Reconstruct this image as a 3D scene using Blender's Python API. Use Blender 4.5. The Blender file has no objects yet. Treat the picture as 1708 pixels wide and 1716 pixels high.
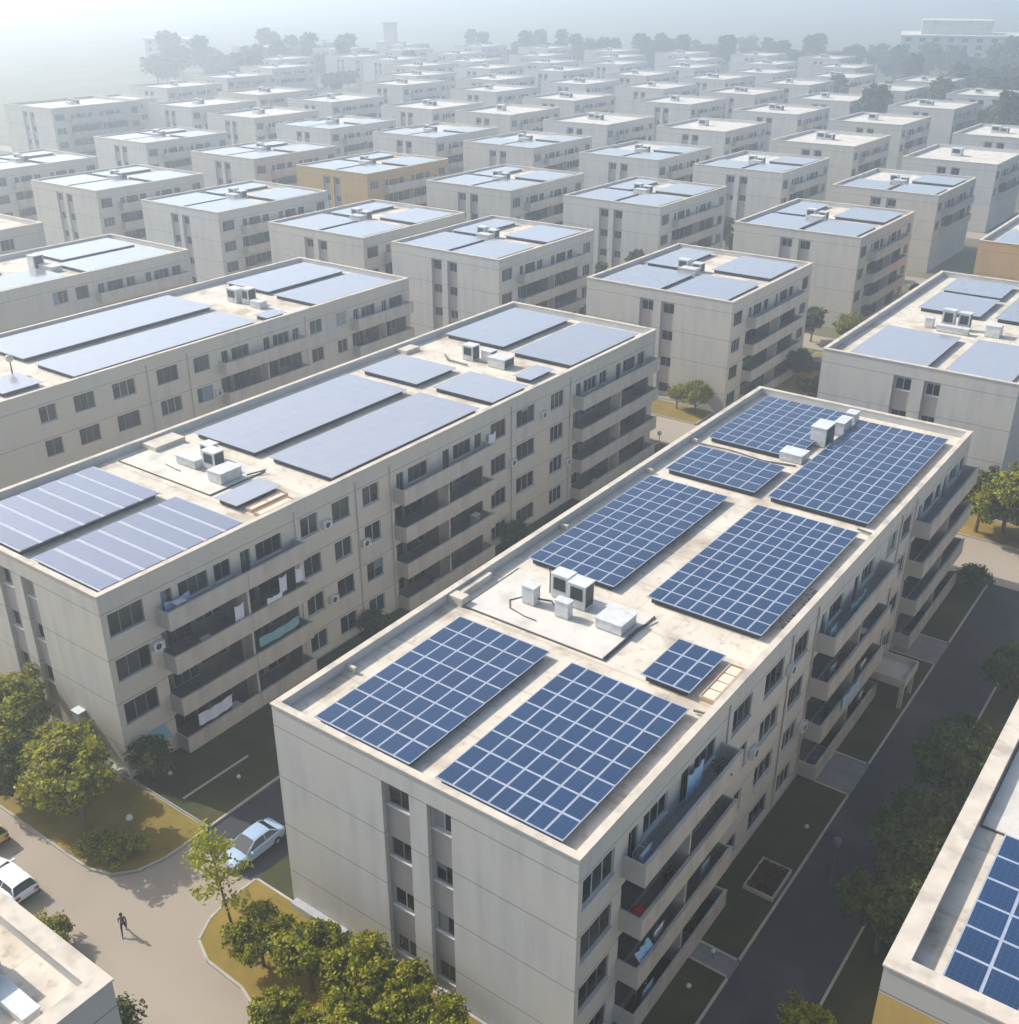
import bpy, math, random
from mathutils import Vector, Matrix
R = random.Random(7)
PI = math.pi
scene = bpy.context.scene
C = scene.collection

# ------------------------------------------------------------------ helpers
class MB:
    """collects boxes, quads and tubes and links them as ONE mesh object"""
    def __init__(s): s.v = []; s.f = []; s.m = []
    def quad(s, pts, m=0):
        n = len(s.v); s.v += [tuple(p) for p in pts]; s.f.append(tuple(range(n, n + len(pts)))); s.m.append(m)
    def box(s, x0, x1, y0, y1, z0, z1, m=0, top=None):
        n = len(s.v)
        s.v += [(x0,y0,z0),(x1,y0,z0),(x1,y1,z0),(x0,y1,z0),(x0,y0,z1),(x1,y0,z1),(x1,y1,z1),(x0,y1,z1)]
        for k, f in enumerate([(0,3,2,1),(4,5,6,7),(0,1,5,4),(1,2,6,5),(2,3,7,6),(3,0,4,7)]):
            s.f.append(tuple(n + i for i in f)); s.m.append(top if (k == 1 and top is not None) else m)
    def tube(s, pts, radii, n=8, m=0, cap=True):
        base = len(s.v); N = len(pts)
        for i, p in enumerate(pts):
            p = Vector(p)
            d = (Vector(pts[min(i + 1, N - 1)]) - Vector(pts[max(i - 1, 0)])).normalized()
            a = d.cross(Vector((0, 0, 1)) if abs(d.z) < .9 else Vector((1, 0, 0))).normalized(); b = d.cross(a)
            for k in range(n):
                t = 2 * PI * k / n; q = p + (a * math.cos(t) + b * math.sin(t)) * radii[i]; s.v.append(tuple(q))
        for i in range(N - 1):
            for k in range(n):
                k2 = (k + 1) % n
                s.f.append((base+i*n+k, base+i*n+k2, base+(i+1)*n+k2, base+(i+1)*n+k)); s.m.append(m)
        if cap:
            s.f.append(tuple(base + k for k in reversed(range(n)))); s.m.append(m)
            s.f.append(tuple(base + (N-1)*n + k for k in range(n))); s.m.append(m)
    def lathe(s, prof, n=12, m=0, c=(0,0,0)):
        base = len(s.v)
        for r, z in prof:
            for k in range(n):
                t = 2*PI*k/n; s.v.append((c[0]+r*math.cos(t), c[1]+r*math.sin(t), c[2]+z))
        for i in range(len(prof) - 1):
            for k in range(n):
                k2 = (k+1) % n
                s.f.append((base+i*n+k, base+i*n+k2, base+(i+1)*n+k2, base+(i+1)*n+k)); s.m.append(m)
    def mesh(s, name, mats, smooth=False):
        me = bpy.data.meshes.new(name); me.from_pydata(s.v, [], s.f)
        for mt in (mats if isinstance(mats, (list, tuple)) else [mats]): me.materials.append(mt)
        me.polygons.foreach_set('material_index', s.m)
        if smooth: me.polygons.foreach_set('use_smooth', [True] * len(s.f))
        me.update(); return me
    def build(s, name, mats, parent=None, loc=(0,0,0), rz=0, smooth=False):
        return link(name, s.mesh(name, mats, smooth), parent, loc, rz)

def link(name, me, parent=None, loc=(0,0,0), rz=0):
    o = bpy.data.objects.new(name, me); C.objects.link(o); o.parent = parent
    o.location = loc; o.rotation_euler = (0, 0, rz); return o

LABELS = {}
def tag(o, label=None, cat=None, group=None, kind=None):
    if label:
        o['label'] = label; LABELS.setdefault(label, []).append(o.name)
    if cat: o['category'] = cat
    if group: o['group'] = group
    if kind: o['kind'] = kind
    return o
def thing(name, label, cat, loc=(0,0,0), rz=0, group=None):
    return tag(link(name, None, None, loc, rz), label, cat, group)
def kids(o): return KIDS.get(o.name) or [c for c in bpy.data.objects if c.parent == o]
KIDS = {}
def index_tree(o):
    ks = [c for c in bpy.data.objects if c.parent == o]; KIDS[o.name] = ks
    for k in ks: index_tree(k)
def dup(o, loc, rz=0, label=None, group=None, scale=None):
    """a copy of a thing with copies of its parts and sub-parts"""
    r = o.copy(); C.objects.link(r); r.location = loc; r.rotation_euler = (0, 0, rz)
    if scale: r.scale = scale
    if label: tag(r, label)
    if group: r['group'] = group
    for ch in KIDS[o.name]:
        c = ch.copy(); C.objects.link(c); c.parent = r
        for g in KIDS.get(ch.name, []):
            d = g.copy(); C.objects.link(d); d.parent = c
    return r

# ------------------------------------------------------------------ materials
def new_mat(name, col, rough=.85, spec=.3, metal=0.):
    m = bpy.data.materials.new(name); m.use_nodes = True; nt = m.node_tree
    b = nt.nodes['Principled BSDF']
    b.inputs['Base Color'].default_value = (*col, 1); b.inputs['Roughness'].default_value = rough
    b.inputs['Specular IOR Level'].default_value = spec; b.inputs['Metallic'].default_value = metal
    return m, nt, b
def mottled(name, c1, c2, scale=1., rough=.85, spec=.3, coord='Object', detail=6, bump=0., c3=None, s3=.15, stretch=(1,1,1), lo=.35, hi=.65):
    """two-colour noise (plus an optional larger third stain)"""
    m, nt, b = new_mat(name, c1, rough, spec); N = nt.nodes.new; L = nt.links.new
    tc = N('ShaderNodeTexCoord'); mp = N('ShaderNodeMapping'); mp.inputs['Scale'].default_value = stretch
    L(tc.outputs[coord], mp.inputs[0])
    no = N('ShaderNodeTexNoise'); no.inputs['Scale'].default_value = scale; no.inputs['Detail'].default_value = detail
    no.inputs['Roughness'].default_value = .6; L(mp.outputs[0], no.inputs['Vector'])
    cr = N('ShaderNodeValToRGB'); cr.color_ramp.elements[0].position = lo; cr.color_ramp.elements[1].position = hi
    cr.color_ramp.elements[0].color = (*c1, 1); cr.color_ramp.elements[1].color = (*c2, 1)
    L(no.outputs['Fac'], cr.inputs[0]); out = cr.outputs[0]
    if c3:
        n2 = N('ShaderNodeTexNoise'); n2.inputs['Scale'].default_value = s3; n2.inputs['Detail'].default_value = 5
        L(mp.outputs[0], n2.inputs['Vector'])
        r2 = N('ShaderNodeValToRGB'); r2.color_ramp.elements[0].position = .52; r2.color_ramp.elements[1].position = .68
        L(n2.outputs['Fac'], r2.inputs[0]); mx = N('ShaderNodeMixRGB'); mx.inputs[2].default_value = (*c3, 1)
        L(r2.outputs[0], mx.inputs[0]); L(out, mx.inputs[1]); out = mx.outputs[0]
    L(out, b.inputs['Base Color'])
    if bump:
        bp = N('ShaderNodeBump'); bp.inputs['Strength'].default_value = bump; L(no.outputs['Fac'], bp.inputs['Height']); L(bp.outputs[0], b.inputs['Normal'])
    return m

def wall_mat(name, c, band=None):
    """precast concrete: panel joints every storey, faint rain streaks and patchy panels"""
    m, nt, b = new_mat(name, c, .9, .2); N = nt.nodes.new; L = nt.links.new
    tc = N('ShaderNodeTexCoord'); sp = N('ShaderNodeSeparateXYZ'); L(tc.outputs['Object'], sp.inputs[0])
    def mth(op, a, bb=None):
        n = N('ShaderNodeMath'); n.operation = op
        for i, v in enumerate((a, bb)):
            if v is None: continue
            if isinstance(v, (int, float)): n.inputs[i].default_value = v
            else: L(v, n.inputs[i])
        return n.outputs[0]
    zz = mth('DIVIDE', mth('SUBTRACT', sp.outputs['Z'], 2.7), 3.6)
    joint = mth('LESS_THAN', mth('ABSOLUTE', mth('SUBTRACT', mth('FRACT', mth('ADD', zz, .5)), .5)), .0075)
    mp = N('ShaderNodeMapping'); mp.inputs['Scale'].default_value = (1.2, 1.2, .12); L(tc.outputs['Object'], mp.inputs[0])
    n1 = N('ShaderNodeTexNoise'); n1.inputs['Scale'].default_value = 1.1; n1.inputs['Detail'].default_value = 7; L(mp.outputs[0], n1.inputs['Vector'])
    n2 = N('ShaderNodeTexNoise'); n2.inputs['Scale'].default_value = .16; n2.inputs['Detail'].default_value = 3; L(tc.outputs['Object'], n2.inputs['Vector'])
    n3 = N('ShaderNodeTexNoise'); n3.inputs['Scale'].default_value = 9; n3.inputs['Detail'].default_value = 4; L(tc.outputs['Object'], n3.inputs['Vector'])
    r1 = N('ShaderNodeValToRGB'); r1.color_ramp.elements[0].position = .25; r1.color_ramp.elements[1].position = .6
    r1.color_ramp.elements[0].color = (*[x * .80 for x in c], 1); r1.color_ramp.elements[1].color = (*c, 1)
    L(n1.outputs['Fac'], r1.inputs[0])
    mx = N('ShaderNodeMixRGB'); mx.inputs[2].default_value = (c[0] * 1.03, c[1] * 1.0, c[2] * .93, 1)
    r2 = N('ShaderNodeValToRGB'); r2.color_ramp.elements[0].position = .4; r2.color_ramp.elements[1].position = .62
    L(n2.outputs['Fac'], r2.inputs[0]); L(r2.outputs[0], mx.inputs[0]); L(r1.outputs[0], mx.inputs[1])
    mg = N('ShaderNodeMixRGB'); mg.blend_type = 'MULTIPLY'; mg.inputs[0].default_value = .22; L(mx.outputs[0], mg.inputs[1]); L(n3.outputs['Color'], mg.inputs[2])
    col = mg.outputs[0]
    if band:
        mb = N('ShaderNodeMixRGB'); mb.inputs[2].default_value = (*band, 1)
        L(mth('GREATER_THAN', sp.outputs['Z'], 13.35), mb.inputs[0]); L(col, mb.inputs[1]); col = mb.outputs[0]
    mj = N('ShaderNodeMixRGB'); mj.inputs[2].default_value = (*[x * .33 for x in c], 1)
    L(joint, mj.inputs[0]); L(col, mj.inputs[1]); L(mj.outputs[0], b.inputs['Base Color'])
    return m

M = {}
M['wall'] = wall_mat('wall_concrete', (.56, .53, .475))
M['wall_grey'] = wall_mat('wall_grey_concrete', (.575, .56, .53))
M['wall_ochre'] = wall_mat('wall_ochre_paint', (.52, .34, .12))
M['wall_banded'] = wall_mat('wall_ochre_grey_band', (.55, .37, .12), band=(.42, .40, .37))
M['wall_tan'] = wall_mat('wall_tan_paint', (.62, .39, .19))
M['infill'] = mottled('infill_render', (.33, .30, .27), (.39, .355, .32), .8)
M['balcony'] = mottled('balcony_concrete', (.40, .365, .32), (.50, .455, .395), .7, c3=(.33, .30, .265), s3=.5, stretch=(1, 1, .4))
M['loggia'] = mottled('loggia_render_shaded', (.17, .155, .14), (.22, .205, .185), .8)  # recess shade put into the colour, darker than the infill
M['balcony_floor'] = mottled('balcony_floor_tiles', (.22, .21, .2), (.28, .27, .25), 1.2)
def roof_mat():
    m = mottled('roof_membrane', (.55, .49, .40), (.67, .605, .505), .4, c3=(.44, .37, .285), s3=.33, lo=.3, hi=.62, detail=10)
    nt = m.node_tree; N = nt.nodes.new; L = nt.links.new; b = nt.nodes['Principled BSDF']; src = b.inputs['Base Color'].links[0].from_socket
    tc = N('ShaderNodeTexCoord'); mp = N('ShaderNodeMapping'); mp.inputs['Scale'].default_value = (.16, .05, 1); L(tc.outputs['Object'], mp.inputs[0])
    br = N('ShaderNodeTexBrick'); br.inputs['Scale'].default_value = 1; br.inputs['Mortar Size'].default_value = .006; br.inputs['Color1'].default_value = (1, 1, 1, 1); br.inputs['Color2'].default_value = (.96, .955, .945, 1); br.inputs['Mortar'].default_value = (.84, .82, .78, 1)
    L(mp.outputs[0], br.inputs['Vector'])
    ws = N('ShaderNodeTexNoise'); ws.inputs['Scale'].default_value = 1.7; ws.inputs['Detail'].default_value = 8; L(tc.outputs['Object'], ws.inputs['Vector'])
    rp = N('ShaderNodeValToRGB'); rp.color_ramp.elements[0].position = .30; rp.color_ramp.elements[1].position = .44; rp.color_ramp.elements[0].color = (.76, .72, .66, 1); L(ws.outputs['Fac'], rp.inputs[0])
    m1 = N('ShaderNodeMixRGB'); m1.blend_type = 'MULTIPLY'; m1.inputs[0].default_value = 1; L(src, m1.inputs[1]); L(br.outputs['Color'], m1.inputs[2])
    m2 = N('ShaderNodeMixRGB'); m2.blend_type = 'MULTIPLY'; m2.inputs[0].default_value = 1; L(m1.outputs[0], m2.inputs[1]); L(rp.outputs[0], m2.inputs[2]); L(m2.outputs[0], b.inputs['Base Color'])
    return m
M['roof'] = roof_mat()
M['coping'] = mottled('coping_stone', (.50, .44, .36), (.60, .535, .44), .8, c3=(.40, .35, .29), s3=.7)
M['parapet'] = mottled('parapet_render', (.45, .45, .44), (.52, .51, .49), .9)
M['slab'] = mottled('roof_slab_white', (.55, .515, .45), (.64, .60, .53), .8, c3=(.46, .42, .36), s3=.35)
M['dark_joint'], _, _ = new_mat('roof_joint', (.12, .11, .1))
M['white_metal'] = mottled('white_enamel', (.52, .53, .52), (.64, .64, .62), 1.2, .5, .35, c3=(.42, .42, .4), s3=.9)
M['grille'], _, _ = new_mat('dark_grille', (.035, .045, .05), .5)
M['frame'], _, _ = new_mat('window_frame', (.16, .17, .175), .6)
M['frame_white'], _, _ = new_mat('window_frame_white', (.40, .42, .43), .5)
M['sill'], _, _ = new_mat('window_sill', (.52, .51, .49), .8)
def glass(name, c, rough=.06): return new_mat(name, c, rough, .22)[0]
M['glass'] = [glass('glass_dark', (.008, .011, .014)), glass('glass_teal', (.02, .045, .05)), glass('glass_dim', (.02, .024, .026)),
              glass('glass_curtain', (.24, .25, .24), .25), glass('glass_blue_curtain', (.12, .19, .24), .2), glass('glass_dusk', (.045, .05, .052))]
M['door'], _, _ = new_mat('balcony_door_paint', (.30, .33, .34), .5)
M['steel'] = mottled('galvanised_steel', (.33, .34, .35), (.42, .43, .44), 2., .5, .5)
M['pipe'], _, _ = new_mat('dark_pipe', (.09, .09, .09), .6)
M['brick_tray'] = mottled('terracotta_tray', (.42, .29, .2), (.5, .37, .26), 1.5)
M['cream_block'] = mottled('cream_block', (.62, .52, .4), (.68, .58, .45), 2)

def panel_mat(name, px, py, line, cell=(.012, .038, .095), fr=(.46, .50, .56), coat=.0):
    """photovoltaic glass: fine cell lines in object space"""
    m, nt, b = new_mat(name, cell, .13, .8); b.inputs['Coat Weight'].default_value = coat; b.inputs['Coat Roughness'].default_value = .08; N = nt.nodes.new; L = nt.links.new
    tc = N('ShaderNodeTexCoord'); sp = N('ShaderNodeSeparateXYZ'); L(tc.outputs['Object'], sp.inputs[0])
    def mth(op, a, bb=None):
        n = N('ShaderNodeMath'); n.operation = op
        for i, v in enumerate((a, bb)):
            if v is None: continue
            if isinstance(v, (int, float)): n.inputs[i].default_value = v
            else: L(v, n.inputs[i])
        return n.outputs[0]
    def lines(ax, p, w): return mth('LESS_THAN', mth('ABSOLUTE', mth('SUBTRACT', mth('FRACT', mth('DIVIDE', sp.outputs[ax], p)), .5)), w / p / 2)
    no = N('ShaderNodeTexNoise'); no.inputs['Scale'].default_value = .6; no.inputs['Detail'].default_value = 3; L(tc.outputs['Object'], no.inputs['Vector'])
    oi = N('ShaderNodeObjectInfo')
    base = N('ShaderNodeMixRGB'); base.inputs[1].default_value = (*[x * .82 for x in cell], 1); base.inputs[2].default_value = (*[x * 1.25 for x in cell], 1)
    L(mth('MULTIPLY', mth('ADD', no.outputs['Fac'], oi.outputs['Random']), .5), base.inputs[0])
    mx = N('ShaderNodeMixRGB'); mx.inputs[2].default_value = (*fr, 1); L(base.outputs[0], mx.inputs[1])
    L(mth('MAXIMUM', lines('X', px, line), lines('Y', py, line)), mx.inputs[0])
    L(mx.outputs[0], b.inputs['Base Color'])
    rg = N('ShaderNodeMapRange'); rg.inputs['To Min'].default_value = .10; rg.inputs['To Max'].default_value = .24; L(no.outputs['Fac'], rg.inputs['Value']); L(rg.outputs[0], b.inputs['Roughness'])
    return m
M['panel'] = panel_mat('solar_cells', .26, .26, .006, fr=(.10, .14, .24))
M['panel_sheet'] = panel_mat('solar_sheet', 1.5, 1.62, .05, cell=(.30, .305, .335), fr=(.34, .345, .375), coat=.9)  # pale sky reflection put into the cell colour
M['panel_strip'] = panel_mat('solar_strip', 1.5, 50., .04, cell=(.17, .185, .245), fr=(.21, .225, .28), coat=.7)
M['rail'] = mottled('aluminium_rail', (.29, .33, .405), (.35, .39, .465), 2, .45, .4)
M['rail_pale'] = mottled('pale_rail', (.36, .39, .45), (.42, .45, .51), 2, .45, .4)
M['dark_under'], _, _ = new_mat('rack_shadow_skirt', (.05, .055, .065), .7)  # dark fill that paints the shaded gap under the raised panels

# ground
M['ground'] = mottled('ground_soil_grass', (.10, .11, .05), (.17, .15, .085), .08, c3=(.22, .19, .13), s3=.03, detail=9)
M['road'] = mottled('road_tan_concrete', (.325, .27, .21), (.37, .31, .245), .12, detail=10, c3=(.29, .24, .19), s3=.06, lo=.3, hi=.7)
M['asphalt'] = mottled('asphalt_lane', (.034, .035, .041), (.048, .049, .056), .5, detail=9, c3=(.075, .075, .08), s3=.15)
M['path'] = mottled('path_concrete', (.17, .17, .17), (.22, .215, .21), .8)
M['kerb'] = mottled('kerb_stone', (.34, .31, .27), (.42, .39, .34), 1.)
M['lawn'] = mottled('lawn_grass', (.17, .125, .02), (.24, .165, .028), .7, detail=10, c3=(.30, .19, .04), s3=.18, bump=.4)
M['lawn_shade'] = mottled('lawn_grass_shaded', (.03, .036, .010), (.05, .05, .014), .7, detail=10, c3=(.07, .06, .018), s3=.18, bump=.4)  # darker copy of the lawn with building shade put into its colour
M['bark'] = mottled('bark', (.10, .075, .05), (.16, .12, .085), 6, stretch=(1, 1, .2))

def leaf_mat(name, c1, c2, tr=.35):
    m, nt, b = new_mat(name, c1, .6, .25); N = nt.nodes.new; L = nt.links.new
    g = N('ShaderNodeNewGeometry'); oi = N('ShaderNodeObjectInfo')
    cr = N('ShaderNodeValToRGB'); cr.color_ramp.elements[0].color = (*c1, 1); cr.color_ramp.elements[1].color = (*c2, 1)
    L(g.outputs['Random Per Island'], cr.inputs[0]); L(cr.outputs[0], b.inputs['Base Color'])
    t = N('ShaderNodeBsdfTranslucent'); L(cr.outputs[0], t.inputs['Color'])
    mx = N('ShaderNodeMixShader'); mx.inputs[0].default_value = tr
    L(b.outputs[0], mx.inputs[1]); L(t.outputs[0], mx.inputs[2]); L(mx.outputs[0], nt.nodes['Material Output'].inputs['Surface'])
    return m
M['leaf_olive'] = leaf_mat('leaf_olive', (.07, .075, .006), (.46, .44, .014), .45)
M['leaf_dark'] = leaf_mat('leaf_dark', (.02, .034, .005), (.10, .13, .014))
M['leaf_bright'] = leaf_mat('leaf_bright', (.26, .29, .006), (.46, .44, .01), .5)
M['leaf_far'] = leaf_mat('leaf_far', (.045, .06, .018), (.11, .12, .035))

# ------------------------------------------------------------------ camera
FPX, PITCH, YAW, ROLL, CZ = 1819.357, .456219, -.627220, .000968, 51.239
cam = bpy.data.cameras.new('camera'); co = bpy.data.objects.new('camera', cam); C.objects.link(co); scene.camera = co
fw = Vector((math.sin(YAW) * math.cos(PITCH), math.cos(YAW) * math.cos(PITCH), -math.sin(PITCH)))
rt = Vector((math.cos(YAW), -math.sin(YAW), 0)); up = rt.cross(fw)
rt2 = rt * math.cos(ROLL) + up * math.sin(ROLL); up2 = up * math.cos(ROLL) - rt * math.sin(ROLL)
co.matrix_world = Matrix(((rt2.x, up2.x, -fw.x, 0), (rt2.y, up2.y, -fw.y, 0), (rt2.z, up2.z, -fw.z, CZ), (0, 0, 0, 1)))
cam.sensor_fit = 'HORIZONTAL'; cam.sensor_width = 36; cam.lens = 36 * FPX / 1708; cam.clip_start = .5; cam.clip_end = 9000
def proj(x, y, z):
    d = Vector((x, y, z - CZ)); w = d.dot(fw)
    if w < 1: return (-9999, -9999)
    return (854 + FPX * d.dot(rt2) / w, 858 - FPX * d.dot(up2) / w)

# ------------------------------------------------------------------ light, sky, haze
EL = math.radians(40); SD = Vector((-1, -.17, 0)).normalized()
sun_dir = Vector((SD.x * math.cos(EL), SD.y * math.cos(EL), math.sin(EL)))
sl = bpy.data.lights.new('sun', 'SUN'); sl.energy = 4.3; sl.angle = math.radians(.6); sl.color = (1, .96, .89)
so = bpy.data.objects.new('sun', sl); C.objects.link(so); so.location = (0, 0, 200)
so.rotation_euler = (-sun_dir).to_track_quat('-Z', 'Y').to_euler()
w = bpy.data.worlds.new('World'); scene.world = w; w.use_nodes = True; nt = w.node_tree
sky = nt.nodes.new('ShaderNodeTexSky'); sky.sky_type = 'NISHITA'; sky.sun_disc = False
sky.sun_elevation = EL; sky.sun_rotation = math.atan2(SD.x, SD.y); sky.air_density = 1.0; sky.dust_density = 2.4; sky.ozone_density = 1.0
bg = nt.nodes['Background']; nt.links.new(sky.outputs[0], bg.inputs[0]); bg.inputs[1].default_value = .15

hz = MB(); hz.box(-2600, 1900, -900, 3300, -1.5, 78)
hm = bpy.data.materials.new('haze_air'); hm.use_nodes = True; hn = hm.node_tree
hn.nodes.remove(hn.nodes['Principled BSDF'])
pv = hn.nodes.new('ShaderNodeVolumePrincipled'); pv.inputs['Density'].default_value = .0013; pv.inputs['Anisotropy'].default_value = .6
pv.inputs['Color'].default_value = (.83, .915, .99, 1)
hn.links.new(pv.outputs[0], hn.nodes['Material Output'].inputs['Volume'])
tag(hz.build('haze', hm), kind='stuff')

# ------------------------------------------------------------------ ground and roads
def sheet(name, pts, z, mat, thick=None, kind='structure'):
    mb = MB(); n = len(pts)
    mb.quad([(x, y, z) for x, y in pts])
    if thick:
        for i in range(n):
            a, b2 = pts[i], pts[(i + 1) % n]
            mb.quad([(a[0], a[1], z - thick), (b2[0], b2[1], z - thick), (b2[0], b2[1], z), (a[0], a[1], z)])
    return tag(mb.build(name, mat), kind=kind)
def rect(x0, x1, y0, y1): return [(x0, y0), (x1, y0), (x1, y1), (x0, y1)]
def arc(cx, cy, r, a0, a1, n=8): return [(cx + r * math.cos(math.radians(a0 + (a1 - a0) * i / n)), cy + r * math.sin(math.radians(a0 + (a1 - a0) * i / n))) for i in range(n + 1)]
sheet('ground', rect(-2580, 1880, -880, 3280), 0, M['ground'])
sheet('road', rect(-260, 70, 15, 33.2), .006, M['road'])                       # sunlit street in front of the blocks
sheet('road', rect(-49.3, 70, 98.9, 107.5), .006, M['road'])
sheet('road', rect(-330, -49.3, 111.5, 119), .006, M['road'])
sheet('road', rect(-56.5, -49.3, 107.4, 111.6), .0085, M['road'])
for yy in (158.5, 206, 255.5): sheet('road', rect(-420, 90, yy, yy + 7), .006, M['road'])
sheet('asphalt_lane', rect(-49.3, -43.2, 32.0, 111.4), .012, M['asphalt'])
sheet('asphalt_lane', rect(-15.6, -10.8, -10, 98.9), .012, M['asphalt'])
for xx in (-86.3, -125, -161):
    sheet('asphalt_lane', rect(xx, xx + 5, 33.3, 111.4), .012, M['asphalt'])
# raised lawns with kerbs
def island(pts, mat, w=.16):
    sheet('lawn', pts, .13, mat, .13)
    mb = MB(); n = len(pts); cx = sum(p[0] for p in pts) / n; cy = sum(p[1] for p in pts) / n
    for i in range(n):
        a, b2 = Vector(pts[i]), Vector(pts[(i + 1) % n]); d = (b2 - a)
        if d.length < 1e-3: continue
        nn = Vector((d.y, -d.x)).normalized() * w
        mb.quad([(a.x, a.y, .15), (a.x + nn.x, a.y + nn.y, .15), (b2.x + nn.x, b2.y + nn.y, .15), (b2.x, b2.y, .15)])
        mb.quad([(a.x + nn.x, a.y + nn.y, 0), (b2.x + nn.x, b2.y + nn.y, 0), (b2.x + nn.x, b2.y + nn.y, .15), (a.x + nn.x, a.y + nn.y, .15)])
    tag(mb.build('kerb', M['kerb']), kind='structure')
# island in front of the left block (rounded at the lane mouth)
isl = [(-110, 26.6), (-54, 26.6)] + [(-52.4, 26.7), (-50.9, 27.2), (-49.9, 28.3), (-49.4, 30), (-49.35, 31.6)] + [(-49.35, 33.4), (-110, 33.4)]
island(isl, M['lawn'])
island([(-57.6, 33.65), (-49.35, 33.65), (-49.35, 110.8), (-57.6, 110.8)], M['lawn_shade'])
# lawn around the front of the middle block, rounded corner at the lane mouth
fr = [(-43.1, 32.2), (-43.15, 30.2), (-42.9, 28.4), (-42.2, 27.0), (-40.6, 26.3), (-37.6, 26.2), (-35.6, 25.6), (-34, 24.4), (-33, 22.8), (-32.2, 20.5), (-31.4, 18), (-15.8, 18), (-15.8, 32.2)]
island(fr, M['lawn'])
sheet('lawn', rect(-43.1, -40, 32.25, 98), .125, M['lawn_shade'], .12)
for y0, y1 in ((32.4, 42.8), (44.4, 61.9), (66.1, 81.8), (85.9, 98.6)):
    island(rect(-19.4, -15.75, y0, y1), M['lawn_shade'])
for y0, y1 in ((42.97, 44.23), (62.1, 65.9), (82, 85.7)): sheet('path', rect(-19.4, -15.6, y0, y1), .05, M['path'], .05)
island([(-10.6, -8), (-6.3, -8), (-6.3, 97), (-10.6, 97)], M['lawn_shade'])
island([(-36, 107.6), (12, 107.6), (12, 112.9), (-36, 112.9)], M['lawn'])
island([(-66, 119.2), (-57, 119.2), (-57, 124.3), (-66, 124.3)], M['lawn'])
island([(-77, 119.2), (-66.4, 119.2), (-66.4, 124.3), (-77, 124.3)], M['lawn'])
island([(-55.6, 119.2), (-50, 119.2), (-50, 157), (-55.6, 157)], M['lawn'])
sheet('kerb', [(-53.0, 34.4), (-52.8, 34.4), (-52.7, 40.2), (-52.9, 40.2)], .16, M['kerb'], .03)

# ------------------------------------------------------------------ blocks of flats
FZ = [11.55, 7.95, 4.35, .75]          # window sill heights, top storey first
SL = [10.62, 7.02, 3.42, -.05]         # balcony floor levels
def facade(mb, W, H0, H1, opens, depth, xf, m=0, mrev=0):
    """wall plane with real recessed openings; xf(u, d, z) maps to the block"""
    us = sorted({0., W, *[a for o in opens for a in o[:2]]}); zs = sorted({H0, H1, *[a for o in opens for a in o[2:4]]})
    for i in range(len(us) - 1):
        for j in range(len(zs) - 1):
            uc = (us[i] + us[i+1]) / 2; zc = (zs[j] + zs[j+1]) / 2
            if any(o[0] < uc < o[1] and o[2] < zc < o[3] for o in opens): continue
            mb.quad([xf(us[i], 0, zs[j]), xf(us[i+1], 0, zs[j]), xf(us[i+1], 0, zs[j+1]), xf(us[i], 0, zs[j+1])], m)
    for a, b2, c, d in opens:
        for p, q in (((a, c), (b2, c)), ((b2, c), (b2, d)), ((b2, d), (a, d)), ((a, d), (a, c))):
            mb.quad([xf(p[0], 0, p[1]), xf(p[0], depth, p[1]), xf(q[0], depth, q[1]), xf(q[0], 0, q[1])], mrev)
_win = {}
def window_meshes(w_, h_, kind):
    key = (round(w_, 2), round(h_, 2), kind)
    if key in _win: return _win[key]
    t = .07; fr = MB(); n = 3 if w_ > 2.2 else 2
    fr.box(0, w_, .0, .06, 0, t); fr.box(0, w_, .0, .06, h_ - t, h_); fr.box(0, t, .0, .06, t, h_ - t); fr.box(w_ - t, w_, .0, .06, t, h_ - t)
    for k in range(1, n): fr.box(w_ * k / n - .035, w_ * k / n + .035, .0, .06, t, h_ - t)
    pane = []
    q = random.Random(int(w_ * 100 + h_ * 1000))
    for k in range(6):                                  # leaves of one window: dark glass, drawn curtains, half blinds
        p = MB()
        for i in range(n):
            a, b2 = w_ * i / n, w_ * (i + 1) / n
            g = k if k in (0, 2) else q.choice([k, k, 0, 2, 5])
            zc = h_ * q.uniform(.45, .8) if (k >= 3 and q.random() < .5) else t
            if zc > t: p.quad([(a + .03, .035, t), (b2 - .03, .035, t), (b2 - .03, .035, zc), (a + .03, .035, zc)], 0)
            p.quad([(a + .03, .035, zc), (b2 - .03, .035, zc), (b2 - .03, .035, h_ - t), (a + .03, .035, h_ - t)], g)
        pane.append(p.mesh('pane', M['glass']))
    s = MB(); s.box(-.08, w_ + .08, -.2, .0, -.09, -.003)
    _win[key] = (fr.mesh('window', M['frame_white'] if kind else M['frame']), pane, s.mesh('sill', M['sill']))
    return _win[key]
def add_window(root, x, y, z, rz, w_, h_, simple, pick=None, sill=True):
    fr, panes, s = window_meshes(w_, h_, R.random() < .4)
    k = pick if pick is not None else R.choice([0, 0, 0, 1, 1, 2, 2, 3, 3, 4, 5, 5])
    o = link('window', fr, root, (x, y, z), rz)
    link('pane', panes[k], o)
    if sill and not simple: link('sill', s, o)
    return o
_bal = {}
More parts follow.
